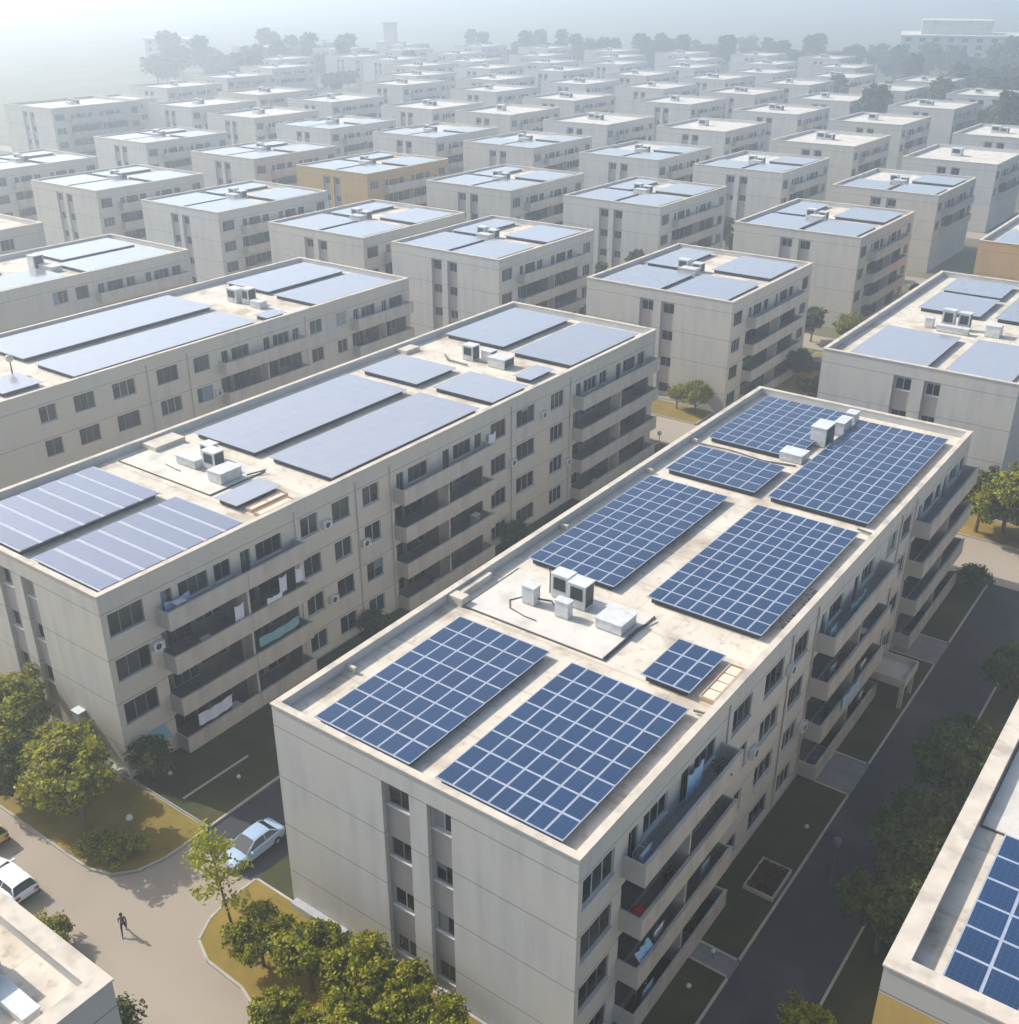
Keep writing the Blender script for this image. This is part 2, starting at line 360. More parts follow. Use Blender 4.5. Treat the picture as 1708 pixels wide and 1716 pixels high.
def balcony_mesh(Lb, dep, first, last, mat):
    key = (round(Lb, 2), dep, first, last, mat.name)
    if key in _bal: return _bal[key]
    b = MB()                                # local: x out of the wall, y along it
    b.box(0, dep, 0, Lb, 0, .16, 0, top=1); b.box(dep - .12, dep, 0, Lb, .16, 1.42)
    if first: b.box(0, dep - .12, 0, .12, .16, 1.42)
    if last: b.box(0, dep - .12, Lb - .12, Lb, .16, 1.42)
    b.box(dep - .17, dep + .03, -.0 if not first else -.03, Lb + (.03 if last else 0), 1.42, 1.47)
    _bal[key] = b.mesh('balcony', [mat, M['balcony_floor']]); return _bal[key]

def make_block(label, W, L, wall, cols, bays, floors=4, group=None, H=15., simple=False, near=False, strips=((8.1, 10.), (11.2, 12.8)), door=True, cop=.36, cat='apartment block', bal_mat=None, roofmat='roof'):
    wm = M[wall]; bal_mat = bal_mat or M['balcony']
    root = thing('apartment_block', label, cat, group=group)
    fz = FZ[:floors]; sl = SL[:floors]
    wb = MB()
    # front with the two recessed window strips
    top = H - .1
    so_ = [(a, b, .5, 13.55) for a, b in strips]
    fx = lambda u, d, z: (u, d, z)
    facade(wb, W, 0, top, so_, .28, fx)
    for a, b in strips:
        iw = MB()
        fo = [(a + .22, b - .04, z + .42, z + 1.72) for z in fz]
        sx = lambda u, d, z, a=a: (a + u, .28 + d, z)
        facade(iw, b - a, .5, 13.55, [(p - a, q - a, r, s) for p, q, r, s in fo], .14, sx)
        for p, q, r, s in fo: add_window(root, p, .28 + .08, r, 0, q - p, s - r, simple)
        iw.build('infill_panel', M['infill'], root)
    # long side with windows and balcony bays
    rx = lambda u, d, z: (W - d, u, z)
    ops = []; logs = []
    for a, b in cols:
        for z in fz: ops.append((a, b, z, z + 1.75))
    for (a, b, mid) in bays:
        for k, s in enumerate(sl):
            segs = [(a, mid), (mid, b)] if mid else [(a, b)]
            for p, q in segs:
                d0 = p + .55; sub = [(d0, d0 + .95, s + .18, s + 2.45)]
                w0 = d0 + 1.5; w1 = min(q - .5, w0 + 2.6)
                if k == 0:
                    if w1 - w0 > .8: sub.append((w0, w1, s + 1.0, s + 2.45))
                    if w1 + 1.9 < q: sub.append((w1 + .6, min(q - .3, w1 + 2.1), s + 1.0, s + 2.45))
                    ops += sub
                elif R.random() < .5: sub = [(p + .35, p + 1.4, s + .2, s + 2.6), (p + 1.7, p + 4.0, s + .2, s + 2.6), (p + 4.3, q - .4, s + .9, s + 2.6)]
                else: sub = [(p + .35, p + 3.0, s + .2, s + 2.6), (p + 3.35, q - .4, s + .2, s + 2.6)]
                if k == 0: pass
                else: logs.append((p + .12, q - .12, s + .165, s + 2.95, sub))
    facade(wb, L, 0, top, ops + [l[:4] for l in logs], .16, rx)
    LD = 1.7
    for a, b, z0, z1, sub in logs:                      # recessed balcony rooms
        ib = MB(); yx = lambda u, d, z: (W - LD - d, u, z)
        for f_ in (((a, z0), (b, z0)), ((b, z0), (b, z1)), ((b, z1), (a, z1)), ((a, z1), (a, z0))):
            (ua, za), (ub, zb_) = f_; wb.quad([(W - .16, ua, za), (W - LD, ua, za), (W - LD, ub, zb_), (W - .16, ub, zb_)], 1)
        hh = z1 - z0; rel = [(c - a, d - a, e - z0, f - z0) for c, d, e, f in sub]
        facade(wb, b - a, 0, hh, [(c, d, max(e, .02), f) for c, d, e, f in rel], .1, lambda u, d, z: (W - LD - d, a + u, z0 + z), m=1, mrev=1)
        for c, d, e, f in sub:
            isdoor = f - e > 2.
            o = add_window(root, W - LD - .06, c, max(e, z0 + .02), PI / 2, d - c, f - max(e, z0 + .02), True, pick=R.choice([0, 0, 2, 5, 1]), sill=False)
            if isdoor: o.name = 'balcony_door'
    for a, b, z0, z1 in ops:
        isdoor = z1 - z0 > 2.
        o = add_window(root, W - .10, a, z0, PI / 2, b - a, z1 - z0, simple, pick=R.choice([0, 0, 2, 2, 4, 1]) if isdoor else None, sill=not isdoor)
        if isdoor: o.name = 'balcony_door'
    wb.quad([(0, 0, 0), (0, 0, top), (0, L, top), (0, L, 0)], 2); wb.quad([(0, L, 0), (0, L, top), (W, L, top), (W, L, 0)])
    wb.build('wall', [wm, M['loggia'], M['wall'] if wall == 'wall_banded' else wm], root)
    # balconies and dividing fins
    for (a, b, mid) in bays:
        for s in sl:
            segs = [(a, mid, True, False), (mid, b, False, True)] if mid else [(a, b, True, True)]
            for p, q, f1, f2 in segs:
                g = .02 if mid else 0
                link('balcony', balcony_mesh(q - p - 2 * g, 1.35, f1, f2, bal_mat), root, (W + .002, p + g, s))
        if mid:
            fb = MB(); z0 = sl[-1] + 1.5
            fb.box(W + .003, W + 1.1, mid - .09, mid + .09, sl[-1] + .165, sl[0] - .003)
            fb.build('balcony_divider', bal_mat, root)
    # parapet, coping, roof
    t = cop
    pb = MB(); zi = H - .1
    pb.box(0.004, t, .004, L - .004, H - .85, zi - .002); pb.box(W - t, W - .004, .004, L - .004, H - .85, zi - .002)
    pb.box(t, W - t, .004, t, H - .85, zi - .002); pb.box(t, W - t, L - t, L - .004, H - .85, zi - .002)
    pb.build('parapet', M['parapet'], root)
    cb = MB(); e = .06
    cb.box(-e, t + .03, -e, L + e, zi, H); cb.box(W - t - .03, W + e, -e, L + e, zi, H)
    cb.box(t + .03, W - t - .03, -e, t + .03, zi, H); cb.box(t + .03, W - t - .03, L - t - .03, L + e, zi, H)
    cb.build('coping', M['coping'], root)
    rb = MB(); rb.quad([(t, t, H - .72), (W - t, t, H - .72), (W - t, L - t, H - .72), (t, L - t, H - .72)])
    rf = rb.build('roof', M[roofmat], root)
    return root, rf
ROOF = 14.28

# near blocks
BA, roofA = make_block('long beige block at left, striped solar arrays on its front roof, laundry on its balconies', 20.4, 74.9, 'wall',
    [(.5, 3.3), (18.1, 20.0), (21.6, 23.6), (25.2, 27.2), (43.0, 45.4), (47.2, 50.3), (53.2, 55.6)],
    [(4.2, 17.3, 11.4), (28.9, 41.8, 35.2), (57.4, 73.8, 65.6)], near=True)
BA.location = (-78.2, 33.7, 0)
BB, roofB = make_block('long pale block in the middle foreground, roof full of blue grid solar arrays', 20.4, 65.0, 'wall_grey',
    [(.4, 3.3), (16.6, 19.2), (21.1, 24.0), (25.6, 28.0), (43.4, 45.6), (46.9, 49.2)],
    [(4.1, 15.3, 9.7), (29.5, 42.2, 35.8), (50.3, 64.3, 57.3)], near=True)
BB.location = (-39.9, 32.4, 0)
BCk, roofC = make_block('long grey beige block at the left edge with two wide pale solar arrays', 20.8, 74.0, 'wall',
    [(2., 4.6), (7, 9.4), (18.1, 20.0), (22.0, 24.4), (26.6, 29.4), (32.2, 35), (37.2, 39.4), (55.2, 57.3), (59.8, 61.6)],
    [(40.6, 53.6, 47), (62.4, 73.2, 67.8)], floors=2, near=True)
BCk.location = (-117.4, 36, 0)
BD, roofD = make_block('hazy white roofed long block at the left edge behind the grey beige one', 19.0, 73.7, 'wall',
    [(30, 32.6), (36, 38.4), (50.5, 52.8), (54, 56)], [(57, 72.6, 65)], floors=1, near=True)
BD.location = (-153.4, 30, 0)
BJ, roofJ = make_block('ochre block with a grey top band and dark blue panels, bottom right corner', 20.4, 62, 'wall_banded', [], [], floors=4, near=True, cop=.8)
BJ.location = (-6.2, 34.8, 0)
BK, roofK = make_block('flat roofed block cut off at the bottom left corner, no solar panels', 20.0, 30, 'wall_grey', [(20.2, 22.4), (24.8, 27.4)], [], floors=2, near=True, cop=.75)
BK.location = (-51.2, -14.3, 0)
BH, roofH = make_block('pale grey block at right edge behind the middle block, two wide panel arrays', 20.4, 43.6, 'wall_grey', [], [], floors=4, near=True, strips=((8.0, 9.9), (11.2, 12.9)))
BH.location = (-39.5, 113.1, 0)
BQ, roofQ = make_block('tan painted block at the right edge, upper right', 20, 27, 'wall_tan', [], [], floors=1)
BQ.location = (-40.7, 180.4, 0)
BE2, roofE2 = make_block('hazy grey block end at the far left edge, two rows behind', 20, 72, 'wall', [(64, 66.4)], [(50, 62, 56)], floors=1)
BE2.location = (-190, 30.5, 0)

# block prototypes for the repeated small blocks
GRP = 'small blocks of flats in rows behind'
SC = [(.8, 3.4), (23.4, 25.6)]
def proto(wall, fl): return make_block(None, 21., 26.6, wall, SC, [(4.8, 22.0, 13.4)], floors=fl, simple=True, group=GRP, strips=((8.1, 10.1), (11.2, 13.1)), roofmat='roof' if fl > 2 else 'slab')[0]
rows = {2: [(-210.2, 125.8), (-174.2, 125.2), (-140.2, 124.9), (-113.6, 125.6), (-77.3, 124.5), (-247.8, 127)],
        3: [(-338, 198), (-258, 174), (-217, 171.5), (-181.6, 171.2), (-145.9, 172.6), (-114.4, 175), (-77.6, 171)],
        4: [(-242.3, 222), (-205.6, 222), (-176.6, 223.6), (-141.2, 222.2), (-111.6, 222), (-78.6, 217.6), (-277, 226.5), (-312, 232), (-352, 224)],
        5: [(-251.5, 276.2), (-220.5, 275.4), (-185, 271.4), (-152.6, 279.5), (-114.3, 269.5), (-79.3, 263), (-290, 272), (-330, 276), (-372, 270)],
        6: [(-267, 331), (-231, 326), (-191, 333), (-154, 330), (-118, 318), (-82, 312), (-310, 330), (-392, 316)],
        7: [(-261, 381), (-225, 378), (-190, 380), (-155, 377), (-119, 371), (-300, 376), (-340, 372), (-420, 366)],
        8: [(-150, 420), (-188, 424), (-224, 426), (-262, 430), (-300, 424), (-116, 424), (-338, 422), (-376, 416), (-460, 408)],
        9: [(-188, 470), (-226, 476), (-264, 478), (-302, 476), (-150, 470), (-372, 452), (-410, 438), (-338, 470), (-446, 448)],
        10: [(-206, 522), (-246, 528), (-286, 524), (-328, 520), (-372, 512), (-416, 496), (-458, 500), (-500, 492), (-545, 470)],
        11: [(-236, 580), (-276, 584), (-318, 576), (-362, 572), (-404, 566), (-448, 560), (-500, 548), (-556, 536)]}
ORD = ['', 'first', 'second', 'third', 'fourth', 'fifth', 'sixth', 'seventh', 'eighth', 'ninth', 'tenth', 'eleventh', 'twelfth']
protos = {(w_, f): proto(w_, f) for w_, f in (('wall', 4), ('wall_grey', 4), ('wall_grey', 2), ('wall', 2), ('wall_ochre', 3))}
for p_ in protos.values(): index_tree(p_)
used = set()
blocks = []
for r_, lst in rows.items():
    vis = sorted([(proj(x + 10, y + 13, 15)[0], x, y) for x, y in lst])
    for k, (u, x, y) in enumerate(vis):
        ochre = (x, y) == (-181.6, 171.2)
        if r_ == 2: key = ('wall' if k % 2 else 'wall_grey', 4)
        elif r_ == 3: key = ('wall_ochre', 3) if ochre else ('wall_grey' if k % 2 else 'wall', 4)
        else: key = ('wall' if (k + r_) % 3 == 0 else 'wall_grey', 2)
        desc = ('%s block from the left' % ORD[k + 1]) + ', %s row back' % ORD[r_]
        if ochre: lab = 'ochre painted block among grey ones, third row from the front, in haze'
        else:
            hz_ = 'white roofed' if r_ <= 4 else 'faint hazy'
            lab = '%s block, %s from the left in the %s row from the front' % (hz_, ORD[k + 1], ORD[r_])
        sx = R.uniform(.98, 1.03); sy = R.uniform(.97, 1.02)
        if (x, y) == (-338, 198): sx, sy = 1.35, 1.3
        p = protos[key]
        if key not in used:
            o = p; used.add(key); o.location = (x, y, 0); tag(o, lab)
        else: o = dup(p, (x, y, 0), 0, lab)
        o.scale = (sx, sy, 1 + (R.uniform(-.02, .03) if r_ > 3 else 0))
        if (x, y) == (-338, 198): o.scale = (1.2, 1.2, 1.1)
        if ochre: o['label'] = lab
        blocks.append((o, r_, k, x, y, desc, ochre))

# ------------------------------------------------------------------ solar arrays
def array_grid(label, org, x0, x1, y0, y1, nx, ny, z=ROOF, group='solar arrays on the roofs', h=.5, gap=.15, roof='roof'):
    """rack with every panel a part of its own"""
    t = thing('solar_array', label, 'solar array', (org[0] + x0, org[1] + y0, z), group=group)
    W, L = x1 - x0, y1 - y0; px, py = W / nx, L / ny
    rk = MB()
    for i in range(nx + 1):
        xx = min(max(i * px, gap / 2), W - gap / 2)
        rk.box(xx - gap * .5, xx + gap * .5, 0, L, h - .05, h - .005)
    for j in range(ny + 1):
        yy = min(max(j * py, gap / 2), L - gap / 2); g2 = gap * (1.35 if j in (0, ny) or j % 4 else 1.7)
        rk.box(0, W, yy - g2 * .5, yy + g2 * .5, h - .051, h - .003)
    rk.build('mounting_rail', M['rail'], t)
    lg = MB(); lg.box(.25, W - .3, .2, L - .25, .003, h - .056); lg.build('rack_shadow_base', M['dark_under'], t)
    pm = MB(); cx, cy = px - gap, py - gap
    pm.box(0, cx, 0, cy, h - .03, h + .012)
    me = pm.mesh('solar_panel', M['panel'])
    for i in range(nx):
        for j in range(ny):
            o = link('solar_panel', me, t, (i * px + gap / 2, j * py + gap / 2, 0))
            o.rotation_euler = (R.uniform(-.004, .004), R.uniform(-.004, .004), 0)
    return t
def array_strips(label, org, x0, x1, y0, y1, n, z=ROOF, h=.55, gap=.34):
    t = thing('solar_array', label, 'solar array', (org[0] + x0, org[1] + y0, z), group='solar arrays on the roofs')
    W, L = x1 - x0, y1 - y0; p = L / n
    rk = MB(); rk.box(0, W, 0, L, h - .07, h - .02); rk.build('mounting_frame', M['rail_pale'], t)
    sk = MB(); sk.box(.3, W - .4, .25, L - .3, .003, h - .08); sk.build('rack_shadow_base', M['dark_under'], t)
    pm = MB(); pm.box(0, W, 0, p - gap, h - .015, h + .02); me = pm.mesh('panel_row', M['panel_strip'])
    for j in range(n): link('panel_row', me, t, (0, j * p + gap * .5, 0))
    return t
def sheet_meshes(W, L, h=.5):
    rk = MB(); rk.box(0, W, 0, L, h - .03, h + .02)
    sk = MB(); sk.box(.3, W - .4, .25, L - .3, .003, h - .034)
    return rk.mesh('panel_sheet', M['panel_sheet']), sk.mesh('rack_shadow_base', M['dark_under'])
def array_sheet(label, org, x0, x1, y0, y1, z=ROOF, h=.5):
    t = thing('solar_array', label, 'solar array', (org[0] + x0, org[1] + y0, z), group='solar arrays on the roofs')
    a, b = sheet_meshes(x1 - x0, y1 - y0, h); link('panel_sheet', a, t); link('rack_shadow_base', b, t); return t

oB = (-39.9, 32.4)
array_grid('blue solar array of six panel columns at the front left of the middle roof', oB, 2.6, 9.5, .75, 13.7, 6, 8)
array_grid('blue solar array of seven panel columns at the front right of the middle roof', oB, 11.2, 19.0, .75, 13.5, 7, 8)
array_grid('small square solar array of nine panels on the middle roof', oB, 15.1, 18.3, 14.9, 19.6, 3, 3)
array_grid('long solar array at the left of the middle roof beyond the white cabinets', oB, 1.6, 8.6, 22.7, 40.1, 6, 12)
array_grid('long solar array at the right edge halfway along the middle roof', oB, 11.0, 19.1, 22.9, 40.1, 8, 12)
array_grid('low wide solar array by the left parapet towards the back of the middle roof', oB, 1.9, 9.9, 42.1, 48.2, 6, 4)
array_grid('solar array in the back left corner of the middle roof behind white equipment', oB, 1.6, 9.7, 50.5, 63.4, 7, 9)
array_grid('large solar array at the back right corner of the middle roof', oB, 11.0, 19.1, 42.0, 62.4, 8, 12)
oA = (-78.2, 33.7)
array_strips('pale striped solar array at the left edge of the photo on the beige block', oA, 1.6, 10.3, .8, 13.0, 7)
array_strips('pale striped solar array at the near right corner of the left beige roof', oA, 11.9, 19.6, .75, 13.3, 7)
array_sheet('small solar array beside the planter trays on the left beige roof', oA, 14.4, 17.0, 14.9, 19.6)
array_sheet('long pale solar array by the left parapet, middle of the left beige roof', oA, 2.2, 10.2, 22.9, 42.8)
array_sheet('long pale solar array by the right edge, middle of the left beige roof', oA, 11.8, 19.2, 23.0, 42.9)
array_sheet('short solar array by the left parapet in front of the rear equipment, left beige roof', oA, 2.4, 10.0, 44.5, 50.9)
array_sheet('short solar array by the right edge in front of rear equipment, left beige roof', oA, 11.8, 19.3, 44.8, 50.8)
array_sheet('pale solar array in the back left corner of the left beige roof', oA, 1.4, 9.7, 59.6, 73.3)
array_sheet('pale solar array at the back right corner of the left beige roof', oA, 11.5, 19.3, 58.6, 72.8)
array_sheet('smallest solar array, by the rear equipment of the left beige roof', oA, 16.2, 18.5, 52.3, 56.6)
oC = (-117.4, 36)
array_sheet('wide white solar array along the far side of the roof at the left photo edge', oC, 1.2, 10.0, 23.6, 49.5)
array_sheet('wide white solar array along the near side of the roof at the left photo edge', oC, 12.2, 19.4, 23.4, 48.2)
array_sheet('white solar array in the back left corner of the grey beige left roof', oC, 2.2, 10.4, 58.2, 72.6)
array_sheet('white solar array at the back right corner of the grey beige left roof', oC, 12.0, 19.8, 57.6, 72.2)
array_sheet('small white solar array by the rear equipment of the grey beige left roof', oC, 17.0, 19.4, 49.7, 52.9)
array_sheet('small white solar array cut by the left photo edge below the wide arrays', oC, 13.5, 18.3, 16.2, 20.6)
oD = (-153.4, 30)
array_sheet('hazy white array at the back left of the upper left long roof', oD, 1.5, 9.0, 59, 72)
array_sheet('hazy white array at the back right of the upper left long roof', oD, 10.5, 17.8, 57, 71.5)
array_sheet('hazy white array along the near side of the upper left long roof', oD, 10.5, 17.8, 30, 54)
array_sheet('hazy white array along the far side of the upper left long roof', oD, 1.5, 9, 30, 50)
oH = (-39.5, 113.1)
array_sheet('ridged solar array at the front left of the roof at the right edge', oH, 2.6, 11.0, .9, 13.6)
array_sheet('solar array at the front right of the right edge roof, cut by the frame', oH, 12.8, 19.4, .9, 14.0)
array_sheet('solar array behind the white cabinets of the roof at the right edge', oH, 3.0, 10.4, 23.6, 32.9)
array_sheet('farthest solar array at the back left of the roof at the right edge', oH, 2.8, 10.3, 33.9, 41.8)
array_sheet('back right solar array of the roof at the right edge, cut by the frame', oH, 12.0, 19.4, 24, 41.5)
oJ = (-6.2, 34.8)
array_grid('dark blue solar array on the ochre block in the bottom right corner', oJ, 2.05, 11.0, .95, 11.1, 6, 6)
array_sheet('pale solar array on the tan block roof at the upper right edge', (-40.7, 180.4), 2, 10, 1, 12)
# arrays on the small blocks, rows two to four
POS = [('front left', 1.5, 10.3, 1., 11.6), ('front right', 11.3, 19.7, 1., 11.8), ('back left', 1.6, 6.6, 13.2, 25.2), ('back right', 11.0, 19.6, 15.0, 25.4)]
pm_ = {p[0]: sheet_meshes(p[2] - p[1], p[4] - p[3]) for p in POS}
for o, r_, k, x, y, desc, ochre in blocks:
    if r_ > 4 or x < -270: continue
    for nm, x0, x1, y0, y1 in POS:
        if r_ > 3 and nm == 'back left': continue
        bl = 'roof of the ochre block' if ochre else 'roof of the ' + desc
        t = thing('solar_array', 'white %s solar array, %s' % (nm, bl), 'solar array', (x + x0 * o.scale.x, y + y0 * o.scale.y, ROOF * o.scale.z), group='solar arrays on the hazy roofs')
        a, b = pm_[nm]; link('panel_sheet', a, t); link('rack_shadow_base', b, t); t.scale = (o.scale.x, o.scale.y, 1)

# ------------------------------------------------------------------ rooftop equipment
def cabinet(label, loc, w_, d_, h_, rz=0, grille=None, group='rooftop equipment', round_=False, name='rooftop_cabinet', cat='rooftop unit'):
    t = thing(name, label, cat, loc, rz, group)
    b = MB(); e = .05
    b.box(-w_/2, w_/2, -d_/2, d_/2, .08, h_ - .08); b.box(-w_/2 - e, w_/2 + e, -d_/2 - e, d_/2 + e, h_ - .08, h_)
    b.build('casing', M['white_metal'], t)
    f = MB(); f.box(-w_/2 + .06, w_/2 - .06, -d_/2 + .06, d_/2 - .06, .003, .08); f.build('base_plinth', M['steel'], t)
    if grille:
        g = MB(); zc = h_ * .62; hh = h_ * .24
        if 'f' in grille: g.box(-w_*.36, w_*.36, -d_/2 - .02, -d_/2 - .002, zc - hh, zc + hh)
        if 'r' in grille: g.box(w_/2 + .002, w_/2 + .02, -d_*.42, d_*.42, .2, h_ - .15)
        for k in range(5):
            if 'f' in grille: g.box(-w_*.36, w_*.36, -d_/2 - .035, -d_/2 - .021, zc - hh + k * hh * .42, zc - hh + k * hh * .42 + .05)
        g.build('grille', M['grille'], t)
    return t
def pipe(label, pts, r=.04, mat='pipe', name='roof_pipe'):
    mb = MB(); mb.tube(pts, [r] * len(pts), 8); o = mb.build(name, M[mat])
    return tag(o, label, 'pipe', 'pipes and cables on the roofs')
def onroof(o, x, y, z=ROOF): return (o[0] + x, o[1] + y, z)
def slab(org, x0, x1, y0, y1, roof_obj):
    r0 = roof_obj
    b = MB(); b.box(x0, x1, y0, y1, ROOF + .004, ROOF + .09); b.build('roof_membrane', M['slab'], r0)
    j = MB()
    for a in ((x0 - .07, x0, y0 - .07, y1), (x1, x1 + .07, y0 - .07, y1), (x0, x1, y0 - .07, y0)): j.box(*a, ROOF + .003, ROOF + .12)
    j.build('flashing', M['dark_joint'], r0)
# middle block: membrane with four cabinets, low duct, kerb and trays
slab(oB, 1.6, 12.3, 15.4, 21.6, roofB)
for bx in ((.37, 1.55, 15.2, 16.0, ROOF + .003, ROOF + .62), (.37, .9, 16.0, 19.4, ROOF + .003, ROOF + .5), *[(.37, 1.1, yy, yy + .22, ROOF + .003, ROOF + .42) for yy in (5.5, 28.5, 41.3, 49.4)]):
    kb = MB(); kb.box(*bx); kb.build('roof_kerb', M['coping'], roofB)
cabinet('small white cabinet at the left end of the equipment on the middle roof', onroof(oB, 4.9, 18.3, ROOF + .09), .95, .75, 1.35)
cabinet('tall white cabinet with a square dark window on the middle roof', onroof(oB, 6.2, 20.2, ROOF + .09), 1.3, 1.0, 1.85, grille='f')
cabinet('tall cabinet with its shaded side painted dark, right of the square window cabinet', onroof(oB, 7.75, 19.9, ROOF + .09), 1.3, 1.1, 1.85, grille='fr')  # right-hand dark panel paints the cabinet's shaded side
cabinet('small white meter box standing in front of the tall cabinets, middle roof', onroof(oB, 7.6, 18.1, ROOF + .09), 1.0, .6, 1.25, grille=None)
cabinet('low wide white duct box on the middle roof nearest the small square array', onroof(oB, 10.9, 19.1, ROOF + .09), 1.9, 1.9, .8)
pipe('curved white cable loop beside the small left cabinet, middle roof', [onroof(oB, 4.1, 18.6, ROOF + .13), onroof(oB, 3.6, 17.7, ROOF + .13), onroof(oB, 4.2, 16.9, ROOF + .13), onroof(oB, 5.6, 16.6, ROOF + .13), onroof(oB, 6.5, 16.6, ROOF + .13)], .04)
pipe('dark pipe lying along the low duct box on the middle roof', [onroof(oB, 12.25, 15.4, ROOF + .16), onroof(oB, 12.25, 19.5, ROOF + .16), onroof(oB, 12.6, 21.2, ROOF + .16)], .06)
pipe('bent pipe linking the small cabinets on the middle roof', [onroof(oB, 5.4, 18.4, ROOF + .5), onroof(oB, 6.4, 18.5, ROOF + .62), onroof(oB, 7.1, 18.2, ROOF + .3)], .07)
pipe('thin standing vent pipe behind the small left cabinet, middle roof', [onroof(oB, 5.2, 20.1, ROOF + .09), onroof(oB, 5.2, 20.1, ROOF + 1.7), onroof(oB, 4.9, 20.3, ROOF + 1.8)], .05)
def tray(label, loc, w_, l_, n, name='planter_tray'):
    t = thing(name, label, 'planter', loc, 0, 'planter trays on the roofs')
    b = MB(); b.box(0, w_, 0, .08, .003, .3); b.box(0, w_, l_ - .08, l_, .003, .3); b.box(0, .08, .08, l_ - .08, .003, .3); b.box(w_ - .08, w_, .08, l_ - .08, .003, .3); b.box(.08, w_ - .08, .08, l_ - .08, .003, .16); b.build('tray', M['brick_tray'], t)
    for k in range(n):
        c = MB(); y0 = .16 + k * (l_ - .24) / n; c.box(.14, w_ - .14, y0, y0 + (l_ - .24) / n - .1, .161, .26); c.build('block', M['cream_block'], t)
    return t
tray('terracotta tray of cream blocks beside the small square array, middle roof', onroof(oB, 18.75, 15.2), 1.0, 4.1, 4)
for k, (x, y, l) in enumerate([(19.55, 26.5, 1.4), (19.6, 28.4, 1.2), (19.5, 30.0, .9)]):
    pass
mb = MB()
for k in range(7):
    x, y = 19.45 + .05 * (k % 2), 25.2 + k * .85
    mb.box(x, x + .3, y, y + .5, ROOF + .003, ROOF + .12 + .06 * (k % 3)); mb.box(x - .25, x + .5, y + .2, y + .27, ROOF + .25, ROOF + .3)
o = mb.build('cable_bracket_row', M['pipe']); o.location = (oB[0], oB[1], 0); tag(o, 'dark row of cable brackets beside the long right array, middle roof', 'cable tray')
pipe('short dark pipe across the right roof edge near the nine panel array', [onroof(oB, 19.1, 13.9, ROOF + .2), onroof(oB, 19.9, 13.9, ROOF + .3)], .07)
pipe('short dark drain pipe between the two long right arrays, middle roof', [onroof(oB, 18.6, 41.2, ROOF + .2), onroof(oB, 19.9, 40.9, ROOF + .25)], .08)
# equipment standing between the two rear arrays
cabinet('white box with bright top among rear arrays of the middle roof', onroof(oB, 9.9, 56.2), 1.4, 2.2, 1.8, grille='r')
cabinet('low cream box at the front of the rear equipment, middle roof', onroof(oB, 9.4, 51.2), 2.0, 1.6, .8)
cabinet('slim white box on the right of the rear equipment, middle roof', onroof(oB, 10.5, 59.6), .9, 2.0, 1.3)
cabinet('squat grey box at the right end of the rear equipment, middle roof', onroof(oB, 10.5, 62.0), .9, 1.2, 1.3)
pipe('curved brown pipe across the rear gap of the middle roof', [onroof(oB, 1.4, 49.5, ROOF + .1), onroof(oB, 4.4, 49.3, ROOF + .25), onroof(oB, 7.5, 49.2, ROOF + .1), onroof(oB, 10.2, 49.8, ROOF + .1)], .07)
# left beige block
slab(oA, 1.4, 13.0, 15.6, 21.4, roofA)
for bx in ((.37, 2.4, 18.6, 21.8, ROOF + .003, ROOF + .5), (.37, 2.0, 52.2, 54.4, ROOF + .003, ROOF + .45)):
    kb = MB(); kb.box(*bx); kb.build('roof_kerb', M['coping'], roofA)
cabinet('tall white cabinet with dark side among equipment on the left beige roof', onroof(oA, 9.2, 19.3, ROOF + .09), 1.5, 1.1, 1.7, grille='fr')
cabinet('low stepped white box beside the tall cabinet on the left beige roof', onroof(oA, 7.0, 18.6, ROOF + .09), 2.4, 1.0, .8)
cabinet('white cabinet behind the stepped box on the left beige roof', onroof(oA, 7.4, 20.4, ROOF + .09), 1.2, 1.0, 1.5, grille='f')
cabinet('low white duct box beside the small array on the left beige roof', onroof(oA, 11.6, 18.4, ROOF + .09), 1.6, 2.2, 1.0)
pipe('dark pipe stub behind the duct box on the left beige roof', [onroof(oA, 12.6, 19.8, ROOF + .2), onroof(oA, 13.3, 21.3, ROOF + .3)], .07)
pipe('cable lying on the pale membrane of the left beige roof', [onroof(oA, 5.2, 17.4, ROOF + .13), onroof(oA, 6.8, 17.2, ROOF + .13), onroof(oA, 7.4, 17.2, ROOF + .13)], .04)
tray('narrow grey planter tray nearest the edge of the left beige roof', onroof(oA, 18.5, 15.2), .8, 3.6, 1)
tray('second planter tray beside the small array on the left beige roof', onroof(oA, 17.4, 15.4), .7, 3.8, 2)
cabinet('white cabinet with open grille among rear equipment of the left beige roof', onroof(oA, 8.6, 55.2), 1.4, 1.2, 1.7, grille='fr')
cabinet('second white cabinet of the rear equipment on the left beige roof', onroof(oA, 10.6, 55.8), 1.3, 1.1, 1.3, grille='r')
cabinet('wide low white unit of the rear equipment on the left beige roof', onroof(oA, 12.6, 55.2), 2.2, 1.8, 1.1, grille='r')
pipe('curved pipe in front of the rear cabinets on the left beige roof', [onroof(oA, 5.6, 54.4, ROOF + .2), onroof(oA, 7, 53.2, ROOF + .2), onroof(oA, 9.8, 53.0, ROOF + .2)], .09)
